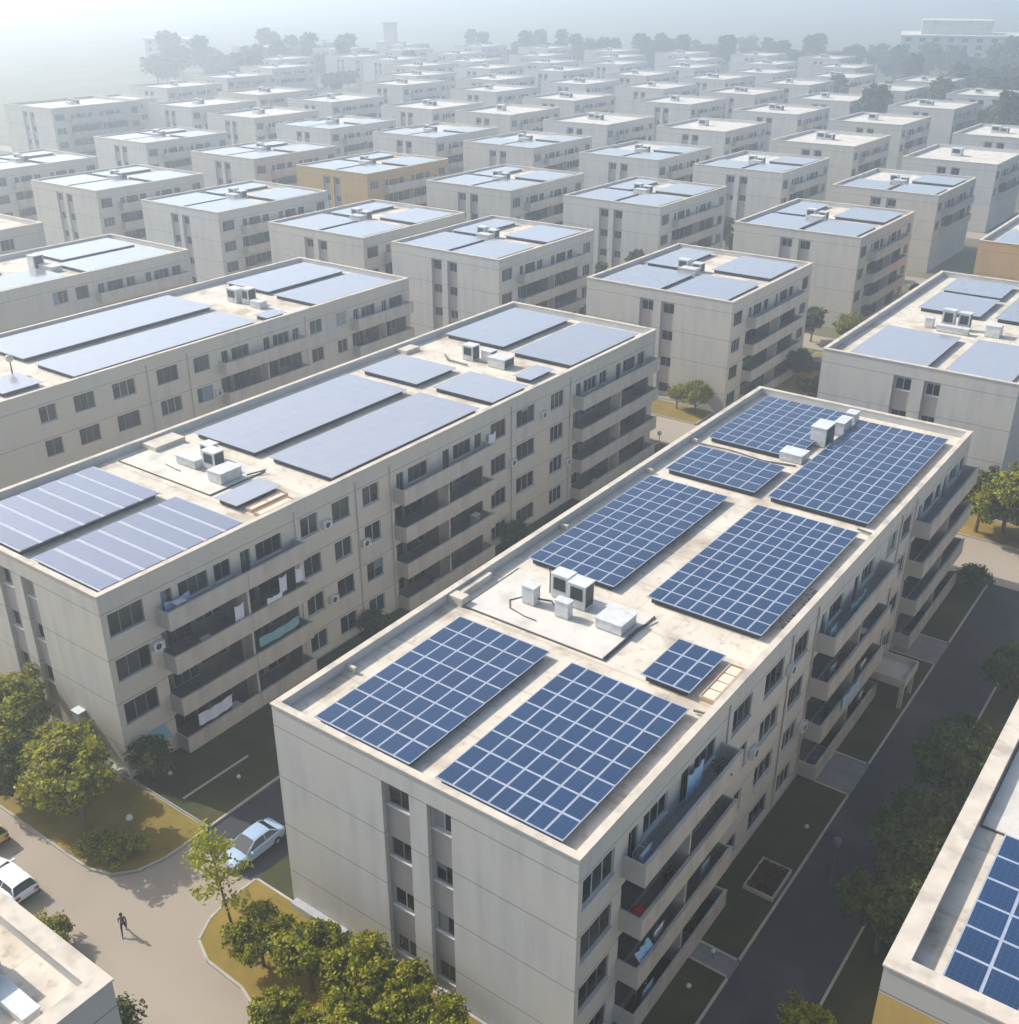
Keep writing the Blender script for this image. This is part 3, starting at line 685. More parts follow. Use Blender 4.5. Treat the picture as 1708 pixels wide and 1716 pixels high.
# left edge block, upper left block, right edge block
cabinet('grey cabinet of the equipment on the grey beige left roof', onroof(oC, 9.2, 53.8), 1.8, 1.4, 1.8, grille='f')
cabinet('dark sided cabinet of the equipment on the grey beige left roof', onroof(oC, 11.2, 54.2), 1.3, 1.3, 2.0, grille='fr')
cabinet('low white box right of the cabinets on the grey beige left roof', onroof(oC, 13.6, 53.6), 1.8, 1.2, .9)
t = thing('roof_lamp', 'pale globe on a short dark post at the left photo edge', 'lamp', onroof(oC, 12.2, 20.9)); b = MB(); b.tube([(0,0,0),(0,0,1.3)], [.09,.07], 8); b.build('post', M['pipe'], t)
b = MB(); b.lathe([(.02,1.3),(.3,1.42),(.42,1.7),(.34,2.0),(.02,2.12)], 14); b.build('globe', M['coping'], t, smooth=True)
cabinet('white cabinet with a folded cover on the upper left long roof', onroof(oD, 8.8, 55), 1.6, 1.6, 2.0, grille='r')
cabinet('long low white duct on the upper left long roof', onroof(oD, 11.2, 55.6), 3.4, 1.6, .8)
cabinet('small white box at the left of the equipment on the right edge roof', onroof(oH, 6.3, 17.4), .9, .9, 1.2)
cabinet('tall white cabinet with dark window on the right edge roof', onroof(oH, 8.2, 18.2), 1.4, 1.0, 2.3, grille='f')
cabinet('second tall cabinet with dark window on the right edge roof', onroof(oH, 9.9, 18.6), 1.3, 1.0, 2.1, grille='fr')
cabinet('long low white duct before the tall cabinets on the right edge roof', onroof(oH, 9.2, 16.6), 3.6, .9, .8)
cabinet('round topped white unit at the frame edge on the right edge roof', onroof(oH, 13.4, 18.0), 1.6, 1.6, 1.4)
slab(oJ, .95, 12, 11.6, 20, roofJ)
# bottom left block: white unit, duct, bench-like shelf
oK = (-51.2, -14.3)
cabinet('big white rooftop unit on the block in the bottom left corner', onroof(oK, 14.6, 26.7), 2.2, 2.2, 1.9, name='rooftop_unit')
cabinet('long low grey duct beside the white unit on the bottom left roof', onroof(oK, 17.4, 27.2), 2.6, .7, .6, name='rooftop_duct')
# equipment on the hazy small blocks
cabA = cabinet(None, (0, 0, 0), 1.6, 1.2, 1.6, grille='f', group='cabinets on the hazy roofs')
cabB = cabinet(None, (0, 0, 0), 1.4, 1.3, 1.3, grille='fr', group='cabinets on the hazy roofs')
cabC = cabinet(None, (0, 0, 0), 2.4, 1.5, .9, group='cabinets on the hazy roofs')
for c_ in (cabA, cabB, cabC): index_tree(c_)
first = {id(cabA): True, id(cabB): True, id(cabC): True}
for o, r_, k, x, y, desc, ochre in blocks:
    zt = ROOF * o.scale.z
    jx, jy = R.uniform(-.8, .8), R.uniform(-.6, .6)
    who = 'the ochre block' if ochre else 'the ' + desc
    items = [(cabA, 'tall white cabinet', 7.6, 14.2), (cabB, 'dark grilled cabinet', 9.6, 14.4)]
    if r_ <= 4: items.append((cabC, 'low duct box', 9.2, 12.6))
    else: items = items[:1 + (k % 2)]
    for c_, nm, cx, cy in items:
        lab = '%s on %s' % (nm, who); p = (x + (cx + jx) * o.scale.x, y + (cy + jy) * o.scale.y, zt)
        if first[id(c_)]: first[id(c_)] = False; c_.location = p; tag(c_, lab); s_ = c_
        else: s_ = dup(c_, p, 0, lab)
        if r_ >= 5: s_.scale = (1.5, 1.6, 1.1)

# ------------------------------------------------------------------ things on the facades
def mesh_thing(mb, name, label, cat, mat, group=None, loc=(0,0,0), smooth=False): return tag(mb.build(name, mat, loc=loc, smooth=smooth), label, cat, group)
cl_white, _, _ = new_mat('cloth_white', (.62, .64, .72), .9); cl_blue, _, _ = new_mat('cloth_blue', (.30, .47, .66), .9)
cl_red, _, _ = new_mat('cloth_red', (.55, .02, .03), .8); cl_teal, _, _ = new_mat('cloth_teal', (.17, .34, .38), .9)
def cloth(label, x, y, z, w_, h_, mat, tilt=0., name='hanging_cloth', cat='laundry'):
    """a sagging sheet hung along y, with folds"""
    mb = MB(); n, mrows = 10, 6
    P = lambda i, j: (x + .05 * math.sin(i * 1.7 + j * .4) + tilt * (1 - j / mrows), y + w_ * i / n, z - h_ * (1 - j / mrows) - .12 * math.sin(PI * i / n))
    for i in range(n):
        for j in range(mrows): mb.quad([P(i, j), P(i+1, j), P(i+1, j+1), P(i, j+1)])
    for i in range(n):
        for j in range(mrows): mb.quad([tuple(Vector(p) + Vector((-.02, 0, 0))) for p in (P(i, j+1), P(i+1, j+1), P(i+1, j), P(i, j))])
    return mesh_thing(mb, name, label, cat, mat, 'laundry and covers on the balconies', smooth=True)
xa, ya = -57.8, 33.7
cloth('light blue cover under the dark top windows at the near end of the beige block', xa + .35, ya + 4.7, 12.35, 2.2, .8, cl_blue)
cloth('white sheet at the right end of the third floor near balcony, beige block', xa + 1.05, ya + 10.0, 9.7, .9, 1.4, cl_white)
cloth('pale towel over the rail right of the divider, third floor, beige block', xa + 1.2, ya + 13.0, 9.0, 1.6, .55, cl_white)
cloth('white shirt cloth hanging high above the pale towel, third floor, beige block', xa + .9, ya + 14.6, 10.0, .8, 1.3, cl_white)
cloth('grey white bundle at the far end of that laundry balcony, beige block', xa + .9, ya + 16.3, 10.0, .8, 1.2, cl_white)
cloth('grey sheet covering the lowest near balcony opening of the beige block', xa + 1.0, ya + 5.6, 2.6, 3.2, 1.0, cl_white)
cloth('teal awning cloth in the low balcony right of the divider, beige block', xa + 1.1, ya + 11.9, 6.0, 4.2, .8, cl_teal)
cloth('white cloth over the open window near the middle bay of the beige block', xa + .3, ya + 42.2, 12.6, 1.2, .8, cl_white)
xb, yb = -19.5, 32.4
cloth('light blue cloth draped over the second bay third floor rail of the middle block', xb + 1.42, yb + 33.0, 5.2, 4.0, 1.0, cl_blue)
cloth('light blue sheet behind the top balcony of the middle block near bay', xb + .35, yb + 10.2, 13.0, 2.0, 1.6, cl_blue)
cloth('pale bluish cover on the low third balcony, near corner of the middle block', xb + .8, yb + 4.6, 5.2, 1.5, .5, cl_blue, .5)
cloth('small teal sheet among items on the second bay top balcony, middle block', xb + .8, yb + 33.6, 12.4, 3.2, .9, cl_teal)
def ball(label, x, y, z, r, mat):
    t = MB(); t.lathe([(.02, 0), (r*.7, r*.15), (r, r*.7), (r*.92, r*1.1), (r*.5, r*1.6), (.02, r*1.8)], 14)
    return mesh_thing(t, 'red_cover', label, 'cover', mat, 'red covers on the balconies', (x, y, z), True)
ball('bright red bundle on the near second balcony of the middle block', xb + .75, yb + 5.0, SL[1] + .165, .62, cl_red)
ball('dark red bundle on the second bay balcony of the middle block', xb + .8, yb + 33.6, SL[1] + .165, .5, cl_red)
for blk, W_, ss in ((BA, 20.4, (17.55, 24.4, 28.6, 46.3, 56.8)), (BB, 20.4, (15.9, 25.0, 29.2, 46.2, 49.8)), (BCk, 20.8, (31, 36.4, 54.4))):
    for q_ in ss:
        b = MB(); b.tube([(W_ + .07, q_, .1), (W_ + .07, q_, 14.2)], [.06, .06], 6); b.build('drainpipe', M['sill'] if q_ < 20 else M['balcony'], blk)
# clutter on the near balconies
pot_m, _, _ = new_mat('pot_clay', (.30, .15, .08), .8); box_m, _, _ = new_mat('storage_box_plastic', (.16, .20, .24), .5)
FLN = ['top', 'third floor', 'second floor', 'first floor']; BAYN = ['near', 'middle', 'far']
def clutter(blk, bname, bays):
    for bi, (a, b_, mid) in enumerate(bays):
        for k in range(4):
            for half, (p, q_) in (('left', (a, mid)), ('right', (mid, b_))):
                if R.random() < .25: continue
                it = R.choice(['potted plant', 'storage box', 'drying rack', 'white bucket'])
                y = R.uniform(p + .9, q_ - 1.3); x = blk.location.x + 20.42 + R.uniform(.45, .75); z = SL[k] + .163
                t = thing(it.replace(' ', '_'), '%s on the %s balcony, %s half of the %s bay, %s' % (it, FLN[k], half, BAYN[bi], bname), it, (x, blk.location.y + y, z), 0, 'clutter on the balconies')
                m_ = MB()
                if it == 'potted plant':
                    m_.lathe([(.02, 0), (.16, 0), (.22, .36), (.17, .34), (.02, .33)], 10); m_.build('pot', pot_m, t)
                    l_ = MB()
                    for _ in range(110):
                        c = Vector((R.gauss(0, .2), R.gauss(0, .24), .45 + abs(R.gauss(.25, .28)))); d1 = Vector((R.gauss(0,1), R.gauss(0,1), R.gauss(0,1))).normalized() * .11; d2 = Vector((R.gauss(0,1), R.gauss(0,1), R.gauss(0,1))).normalized() * .06
                        l_.quad([c - d1, c - d2, c + d1, c + d2])
                    l_.build('foliage', M['leaf_dark'], t)
                elif it == 'storage box':
                    h_ = R.uniform(.7, 1.7); m_.box(-.28, .28, -.4, .4, 0, h_); m_.build('body', box_m, t); l_ = MB(); l_.box(-.3, .3, -.42, .42, h_ + .002, h_ + .06); l_.build('lid', M['white_metal'], t)
                elif it == 'drying rack':
                    for sx in (-.2, .2): m_.tube([(sx, -.6, 0), (sx, -.6, 1.5), (sx, .6, 1.5), (sx, .6, 0)], [.02] * 4, 5)
                    m_.tube([(-.2, 0, 1.5), (.2, 0, 1.5)], [.02] * 2, 5); m_.build('rack', M['steel'], t)
                    l_ = MB(); c0 = R.uniform(.7, 1.)
                    for i in range(6):
                        y0 = -.5 + i * .166; l_.quad([(.22 + .03 * math.sin(i * 2), y0, 1.5 - c0 * R.uniform(.8, 1)), (.22 + .03 * math.sin(i * 2 + 2), y0 + .166, 1.5 - c0 * R.uniform(.8, 1)), (.22, y0 + .166, 1.52), (.22, y0, 1.52)])
                    l_.build('washing', R.choice([cl_white, cl_white, cl_blue, cl_teal]), t)
                else:
                    m_.lathe([(.02, 0), (.17, 0), (.22, .42), (.2, .42), (.16, .04), (.02, .03)], 12); m_.build('bucket', M['white_metal'], t); l_ = MB(); l_.tube([(0, -.2, .42), (0, -.1, .6), (0, .1, .6), (0, .2, .42)], [.012] * 4, 5); l_.build('handle', M['pipe'], t)
clutter(BA, 'beige block', [(4.2, 17.3, 11.4), (28.9, 41.8, 35.2), (57.4, 73.8, 65.6)])
clutter(BB, 'middle block', [(4.1, 15.3, 9.7), (29.5, 42.2, 35.8)])
# outdoor unit on the beige block
def ac_unit(label, x, y, z):
    t = thing('air_conditioner', label, 'air conditioner', (x, y, z), 0, 'outdoor air conditioners')
    b = MB(); b.box(.05, .42, 0, .9, 0, .65); b.build('casing', M['white_metal'], t)
    f = MB(); n = 16; f.quad([(.423, .38 + .25 * math.cos(2*PI*k/n), .33 + .25 * math.sin(2*PI*k/n)) for k in range(n)]); f.build('fan_grille', M['grille'], t)
    k = MB(); k.box(.0, .45, .1, .15, -.06, -.003); k.box(.0, .45, .75, .8, -.06, -.003); k.build('bracket', M['steel'], t)
ac_unit('white outdoor air conditioner by the second near balcony of the beige block', xa, ya + 3.35, 9.0)
for k_, (s_, z_) in enumerate([(20.3, 11.6), (24.6, 8.1), (20.4, 4.6), (45.9, 8.0), (51.2, 11.4), (56.0, 4.6)]):
    ac_unit('outdoor air conditioner %s, beige block' % ['above the third storey right of the near bay', 'by the stair windows at mid height', 'low down right of the near bay', 'right of the middle bay', 'high up before the far bay', 'low down before the far bay'][k_], xa, ya + s_, z_)
for k_, (s_, z_) in enumerate([(19.6, 8.0), (24.4, 11.5), (28.3, 4.6)]):
    ac_unit('outdoor air conditioner %s, middle block' % ['right of the near bay', 'high up between the window columns', 'low beside the second bay'][k_], xb, yb + s_, z_)
ac_unit('white outdoor air conditioner between bays of the grey beige block at left', -96.6, 36 + 39.6, 8.2)
b = MB(); b.quad([(0, 0, .5), (.9, 0, 0), (.9, 2.9, 0), (0, 2.9, .5)]); b.quad([(0, 2.9, .47), (.9, 2.9, -.03), (.9, 0, -.03), (0, 0, .47)]); b.quad([(.9,0,0),(.9,0,-.2),(.9,2.9,-.2),(.9,2.9,0)])
tag(b.build('window_awning', cl_teal, BA, (20.42, .4, 2.3)))
# front box on the beige block, low plinth ledges
def wall_box(label, x, y, z):
    t = thing('wall_box', label, 'utility box', (x, y, z)); b = MB(); b.box(-.4, .4, -.6, -.003, 0, .7); b.build('box_body', M['steel'], t)
    b = MB(); b.box(-.46, .46, -.66, -.003, .7, .76); b.build('lid', M['white_metal'], t)
wall_box('small grey utility box with a white lid on the beige block end wall', -62.4, ya, 3.4)
for blk, segs in ((BB, ((.3, 4.6), (6.6, 7.9))), (BA, ((15.6, 20.0),))):
    for p, q in segs:
        b = MB(); b.box(p, q, -.5, -.003, .0, .55); b.build('plinth_ledge', M['steel'], blk)
b = MB(); b.box(20.42, 24.0, 41.4, 44.6, 2.2, 2.45); b.box(23.6, 23.9, 41.6, 41.9, 0, 2.2); b.box(23.6, 23.9, 44.1, 44.4, 0, 2.2); b.box(20.42, 24.0, 41.3, 41.4, 2.2, 2.9); b.box(20.42, 24.0, 44.6, 44.7, 2.2, 2.9); b.box(23.9, 24.0, 41.4, 44.6, 2.45, 2.9)
b.build('entrance_canopy', M['balcony'], BB)
# flower bed
t = thing('flower_bed', 'small framed flower bed on the shaded lawn beside the middle block', 'flower bed', (-17.9, 49.6, .13))
b = MB(); b.box(0, 2.0, 0, .12, 0, .3); b.box(0, 2.0, 2.9, 3.02, 0, .3); b.box(0, .12, .12, 2.9, 0, .3); b.box(1.88, 2.0, .12, 2.9, 0, .3); b.build('border', M['kerb'], t)
b = MB()
for _ in range(420):
    c = Vector((R.uniform(.2, 1.8), R.uniform(.25, 2.8), R.uniform(.1, .45))); a = Vector((R.uniform(-1,1), R.uniform(-1,1), R.uniform(-.4,.4))).normalized() * .1; d = Vector((R.uniform(-1,1), R.uniform(-1,1), R.uniform(-.4,.4))).normalized() * .1
    b.quad([c - a - d, c + a - d, c + a + d, c - a + d])
b.build('flowers', leaf_mat('leaf_red', (.04, .04, .012), (.14, .05, .03)), t)

# ------------------------------------------------------------------ trees and shrubs
def crown_mesh(name, seed, rx, rz, zc, nc, nl, leaf, mat, spread=.33, flat=1.):
    q = random.Random(seed); mb = MB()
    lobes = []
    for k in range(7):
        a = q.uniform(0, 2 * PI); el = q.uniform(-.35, 1.1); rr = q.uniform(.35, .62)
        lobes.append((Vector((math.cos(a) * math.cos(el) * rx * rr, math.sin(a) * math.cos(el) * rx * rr, zc + math.sin(el) * rz * rr)), q.uniform(.42, .62)))
    lobes.append((Vector((0, 0, zc)), .6))
    for k in range(nc):
        lc, ls = q.choice(lobes)
        d = Vector((q.gauss(0, 1), q.gauss(0, 1), q.gauss(0, 1) + .25)).normalized(); rr = q.uniform(.72, 1.08)
        c = lc + Vector((d.x * rx * ls * rr, d.y * rx * ls * rr, d.z * rz * ls * rr))
        cs = rx * spread * q.uniform(.55, 1.1)
        for j in range(nl):
            e = Vector((q.gauss(0, 1), q.gauss(0, 1), q.gauss(0, 1))).normalized() * cs * q.random() ** .5
            p = c + Vector((e.x, e.y, e.z * .7)); s = leaf * q.uniform(.6, 1.25)
            n = (d * .8 + Vector((q.gauss(0, .6), q.gauss(0, .6), q.gauss(0, .6) + .5))).normalized()
            a = n.cross(Vector((q.gauss(0, 1), q.gauss(0, 1), q.gauss(0, 1)))).normalized(); b2 = n.cross(a)
            mb.quad([p - a * s, p - b2 * s * .55, p + a * s, p + b2 * s * .55])
    return mb.mesh(name, mat)
def trunk_mesh(seed, h, r, rx, top):
    q = random.Random(seed); mb = MB()
    pts = [(0, 0, -.05)]; x = y = 0
    for k in range(1, 5): x += q.uniform(-.06, .06) * h * .3; y += q.uniform(-.06, .06) * h * .3; pts.append((x, y, h * k / 4))
    mb.tube(pts, [r * (1.25 - .18 * k) for k in range(5)], 8)
    for k in range(6):
        a = 2 * PI * k / 6 + q.uniform(-.4, .4); s = pts[2 + k % 3]
        e = (s[0] + math.cos(a) * rx * .6, s[1] + math.sin(a) * rx * .6, top * q.uniform(.6, .95)); m_ = ((s[0] + e[0]) / 2, (s[1] + e[1]) / 2, s[2] * .45 + e[2] * .55)
        mb.tube([s, m_, e], [r * .5, r * .32, r * .08], 6)
    return mb.mesh('trunk', M['bark'])
KIND = {}
def tree_kind(key, seed, rx, rz, zc, nc, nl, leaf, mat, h, r, spread=.33):
    KIND[key] = (crown_mesh('crown', seed, rx, rz, zc, nc, nl, leaf, M[mat], spread), trunk_mesh(seed + 1, h, r, rx, zc + rz * .4))
def tree(key, label, x, y, s=1., rz=None, name='tree', cat='tree', group=None, z=.1, sz=None):
    t = thing(name, label, cat, (x, y, z), R.uniform(0, 6.28) if rz is None else rz, group)
    cr, tk = KIND[key]; link('crown', cr, t); link('trunk', tk, t); t.scale = (s, s, sz or s); return t
tree_kind('round1', 11, 2.6, 2.3, 3.4, 150, 80, .15, 'leaf_olive', 2.6, .15, .25)
tree_kind('round2', 23, 2.7, 2.2, 3.1, 150, 80, .15, 'leaf_olive', 2.4, .15, .25)
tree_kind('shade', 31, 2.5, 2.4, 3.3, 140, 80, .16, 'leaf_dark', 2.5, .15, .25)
tree_kind('shrub', 41, 1.2, .8, .8, 50, 50, .11, 'leaf_olive', .7, .05, .4)
tree_kind('shrub_dark', 43, 1.3, 1.1, 1.1, 55, 50, .12, 'leaf_dark', .9, .06, .4)
tree_kind('far1', 51, 3.8, 3.6, 4.8, 60, 34, .6, 'leaf_far', 3.6, .22)
tree_kind('far2', 57, 4.2, 3.0, 4.2, 60, 34, .6, 'leaf_far', 3.2, .22)
tree_kind('far3', 61, 3.0, 5.2, 6.8, 60, 34, .55, 'leaf_far', 5, .22)
# young bright tree by the car, thin leaning stem, sparse crown
t = thing('young_tree', 'slender yellow green young tree on the kerb corner in front of the pale car', 'tree', (-40.6, 28.3, .1))
mb = MB(); mb.tube([(0,0,0),(-.25,.0,1.5),(-.65,.05,3.0),(-.9,.1,4.4),(-1.2,.1,5.8),(-1.35,.1,6.9)], [.10,.085,.07,.05,.035,.015], 8)
brn = []
for k in range(11):
    q = 2.6 + k * .38; a = k * 2.4; l = 1.55 - .07 * k; bx = -.25 - .17 * q
    e = (bx + math.cos(a) * l, math.sin(a) * l, q + .8); mb.tube([(bx, .08, q), ((bx + e[0]) / 2, e[1] / 2, q + .5), e], [.035, .022, .008], 5); brn.append(Vector(e)); brn.append(Vector(((bx + e[0]) / 2, e[1] / 2, q + .5)))
brn.append(Vector((-1.35, .1, 6.9)))
mb.build('trunk', M['bark'], t)
mb = MB(); q = random.Random(5)
for e in brn:
    for _ in range(46):
        p = e + Vector((q.gauss(0, .3), q.gauss(0, .3), q.gauss(.05, .3))); n = Vector((q.gauss(0, .7), q.gauss(0, .7), 1)).normalized(); a = n.cross(Vector((q.gauss(0,1), q.gauss(0,1), q.gauss(0,1)))).normalized(); b2 = n.cross(a); s = q.uniform(.1, .19)
        mb.quad([p - a * s, p - b2 * s * .55, p + a * s, p + b2 * s * .55])
mb.build('crown', M['leaf_bright'], t)
G1 = 'round trees in front of the beige block'
for k, (key, x, y, s, lab) in enumerate([
    ('round1', -55.8, 28.6, 1.25, 'round olive tree nearest the street lamp, in front of the beige block'),
    ('round2', -58.9, 29.0, 1.0, 'round olive tree tucked behind the one nearest the lamp, beige block'),
    ('shade', -61.6, 28.3, .95, 'darker green tree in the middle of the clump at lower left'),
    ('round2', -60.3, 30.9, 1.0, 'round olive tree against the end wall of the beige block'),
    ('round2', -63.6, 28.9, 1.12, 'bushy olive tree at the road edge near the left photo edge'),
    ('round1', -66.6, 30.9, 1.15, 'olive tree at the left photo edge below the beige block'),
    ('round1', -70.5, 29.0, 1.1, 'olive tree half cut by the left photo edge')]): tree(key, lab, x, y, s, group=G1)
tree('shrub_dark', 'dark rounded bush at the near corner of the beige block', -56.3, 34.6, 1.25, name='bush', cat='bush', sz=1.5)
tree('shrub', 'low spreading shrub on the golden lawn beside the street lamp', -51.6, 28.6, 1.25, name='bush', cat='bush', sz=.8)
tree('shrub', 'little shrub at the kerb edge of the golden lawn', -53.4, 27.9, 1.0, name='bush', cat='bush', sz=.8)
G2 = 'hedge trees before the middle block'
for key, x, y, s, lab in [('round2', -37.7, 27.9, .72, 'leftmost bushy tree below the end wall of the middle block'),
    ('round1', -34.2, 28.3, .86, 'bushy olive tree below the blank left panels of the middle block'),
    ('round2', -30.7, 28.6, .92, 'bushy olive tree below the window strips of the middle block'),
    ('round1', -28.0, 29.2, .8, 'bushy olive tree just right of the window strips, middle block'),
    ('round2', -25.6, 29.0, .72, 'rightmost bushy olive tree at the bottom photo edge'),
    ('round1', -33.0, 24.9, .66, 'low tree at the road kerb, bottom edge of the photo'),
    ('round2', -29.4, 25.3, .8, 'olive tree cut by the bottom photo edge')]: tree(key, lab, x, y, s, group=G2)
tree('shrub', 'small olive bush on the kerb corner lawn beside the young tree', -38.9, 29.6, .9, name='bush', cat='bush')
tree('shrub', 'yellowish bush behind the boot of the pale car', -43.6, 36.6, .7, name='bush', cat='bush')
G3 = 'dark trees along the shaded lane'
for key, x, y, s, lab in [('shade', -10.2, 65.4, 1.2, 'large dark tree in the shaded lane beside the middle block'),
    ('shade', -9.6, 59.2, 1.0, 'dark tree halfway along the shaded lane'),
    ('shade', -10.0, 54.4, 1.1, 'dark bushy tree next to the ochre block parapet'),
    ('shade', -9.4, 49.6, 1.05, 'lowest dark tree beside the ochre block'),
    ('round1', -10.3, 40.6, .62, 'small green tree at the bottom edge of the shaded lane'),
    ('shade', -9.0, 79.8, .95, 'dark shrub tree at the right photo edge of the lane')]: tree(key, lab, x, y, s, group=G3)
tree('shrub_dark', 'dark bush at the far lawn end of the middle block', -16.6, 96.6, 1.1, name='bush', cat='bush')
tree('shrub_dark', 'dark bush against the wall between the beige block bays', -56.5, 58.0, 1.0, name='bush', cat='bush')
tree('shrub_dark', 'dark bush further along the beige block wall', -56.4, 78.6, 1.2, name='bush', cat='bush')
tree('round1', 'wide leafy tree at the right edge behind the middle block', -15.2, 108.4, 1.5)
tree('round2', 'second leafy tree at the right edge before the pale grey block', -19.6, 108.9, 1.2)
tree('shade', 'dark tree between the leafy trees at the right edge', -17.2, 110.2, 1.35)
tree('shade', 'dark tree nearest the lane mouth at the right edge', -13.4, 105.9 + 3.2, 1.3)
tree('round1', 'leafy tree furthest right before the pale grey block', -11.4, 109.2, 1.2)
tree('round2', 'light green bush tree behind the middle block back corner', -58.6, 122.2, .85)
tree('round1', 'small green tree at the block corner near the golden verge', -61.5, 122.6, .6)
tree('shade', 'dark green tree between the upper left block and its neighbour', -131.2, 106.5, 1.0)
tree('round1', 'green tree beside the back end of the grey beige block', -92.4, 112.6, 1.0)
tree('shade', 'dark tree on the verge between second row blocks at right', -53.4, 142.2, .9)
tree('round2', 'rounded green tree by the second row block corner at right', -53.4, 163, 1.0)
tree('shrub', 'low hedge plant along the bottom left roof edge', -49.2, 21.8, .9, name='bush', cat='bush', sz=1.3)
tree('shrub', 'hedge plant beside the bottom left block, nearer the road', -47.7, 21.0, .8, name='bush', cat='bush', sz=1.2)
tree('shrub', 'small shrub next to the bottom left block, at the road side', -46.4, 20.6, .55, name='bush', cat='bush', sz=.7)
tree('shrub_dark', 'dark shrub at the foot of the bottom left block', -40.2, 19.6, 1.2, name='bush', cat='bush')
# trees among and beyond the hazy rows
def scatter(n, fn, lab, grp, keys=('far1', 'far2', 'far3'), smin=.9, smax=1.5):
    for k in range(n):
        x, y, s = fn(k); tree(R.choice(keys), lab, x, y, s * R.uniform(smin, smax), group=grp)
occupied = [(x, y) for o, r_, k, x, y, d_, oc in blocks]
def free(x, y): return all(not (bx - 3 < x < bx + 25 and by - 3 < y < by + 31) for bx, by in occupied)
def put(n, cx, cy, sx, sy, lab, grp, s=1., **kw):
    k = 0; tries = 0
    while k < n and tries < 3000:
        tries += 1; x, y = R.gauss(cx, sx), R.gauss(cy, sy)
        if not free(x, y): continue
        u, v = proj(x, y, 5)
        if not (-20 < u < 1730) or (x < -440 and u < 240): continue
        scatter(1, lambda _: (x, y, s), lab, grp, **kw); k += 1
put(80, -108, 520, 26, 75, 'hazy green tree in the wooded slope at the upper right', 'trees of the upper right slope', 1.25)
put(80, -265, 690, 75, 32, 'pale tree in the misty line behind the rows, right half', 'misty trees behind the rows at right', 1.3)
put(50, -395, 640, 55, 22, 'pale tree in the misty line behind the rows, centre', 'misty trees behind the rows at centre', 1.3)
put(55, -510, 470, 55, 40, 'faint tree in the mist at the upper left', 'faint trees in the mist at left', 1.4)
put(14, -330, 300, 40, 50, 'hazy tree between blocks at the left edge', 'hazy trees among the left blocks', .8)
put(18, -165, 300, 70, 90, 'hazy tree in a gap between the far blocks', 'hazy trees among the far blocks', .62)

put(34, -110, 165, 75, 28, 'small green tree between the second and third row blocks', 'trees between the second and third rows', .5, smin=.8, smax=1.3)
put(22, -150, 212, 60, 22, 'small hazy tree between the third and fourth row blocks', 'trees between the third and fourth rows', .5, smin=.8, smax=1.3)
# ------------------------------------------------------------------ far tower and large buildings
def big_building(name, label, x, y, W, L, H, nwin, cat='building', rz=0, step=None):
    t = thing(name, label, cat, (x, y, 0), rz)
    b = MB(); ops = []; p = W / nwin
    for k in range(nwin):
        for f in range(int(H // 4)): ops.append((k * p + p * .28, k * p + p * .72, 1.2 + 4 * f, 3.4 + 4 * f))
    facade(b, W, 0, H, ops, .3, lambda u, d, z: (u, d, z))
    b.quad([(0,0,0),(0,0,H),(0,L,H),(0,L,0)]); b.quad([(W,0,0),(W,L,0),(W,L,H),(W,0,H)]); b.quad([(0,L,0),(0,L,H),(W,L,H),(W,L,0)])
    b.build('wall', M['white_metal'] if step else M['wall_grey'], t)
    r = MB(); r.box(-.8, W + .8, -.8, L + .8, H, H + .9)
    if step: r.box(W * .15, W * .7, L * .2, L * .8, H + .9, H + .9 + step)
    r.build('roof', M['slab'], t)
    for a, b2, c, d in ops[:90]:
        m = window_meshes(b2 - a, d - c, True); o = link('window', m[0], t, (a, .2, c)); link('pane', m[1][0], o)
big_building('office_building', 'large pale building with tall window bays at the upper right', -232, 730, 74, 60, 20, 9, rz=.3, step=8)
big_building('office_building', 'second large pale building cut by the upper right edge', -150, 760, 70, 60, 18, 8, rz=.3, step=0)
t = thing('tower', 'bright white tower with a lower shoulder fading into the mist, top centre left', 'tower', (-548, 600, 0), .5)
b = MB(); b.box(0, 13, 0, 13, 0, 13); b.build('base', M['slab'], t); b = MB(); b.box(5, 12.6, 2, 11, 13.003, 24); b.build('shaft', M['slab'], t); b = MB(); b.box(4.6, 13, 1.6, 11.4, 24.003, 25); b.build('cap', M['coping'], t)
big_building('low_building', 'low white building by misty trees at the top left', -640, 480, 34, 22, 16, 5, rz=.4, step=0)

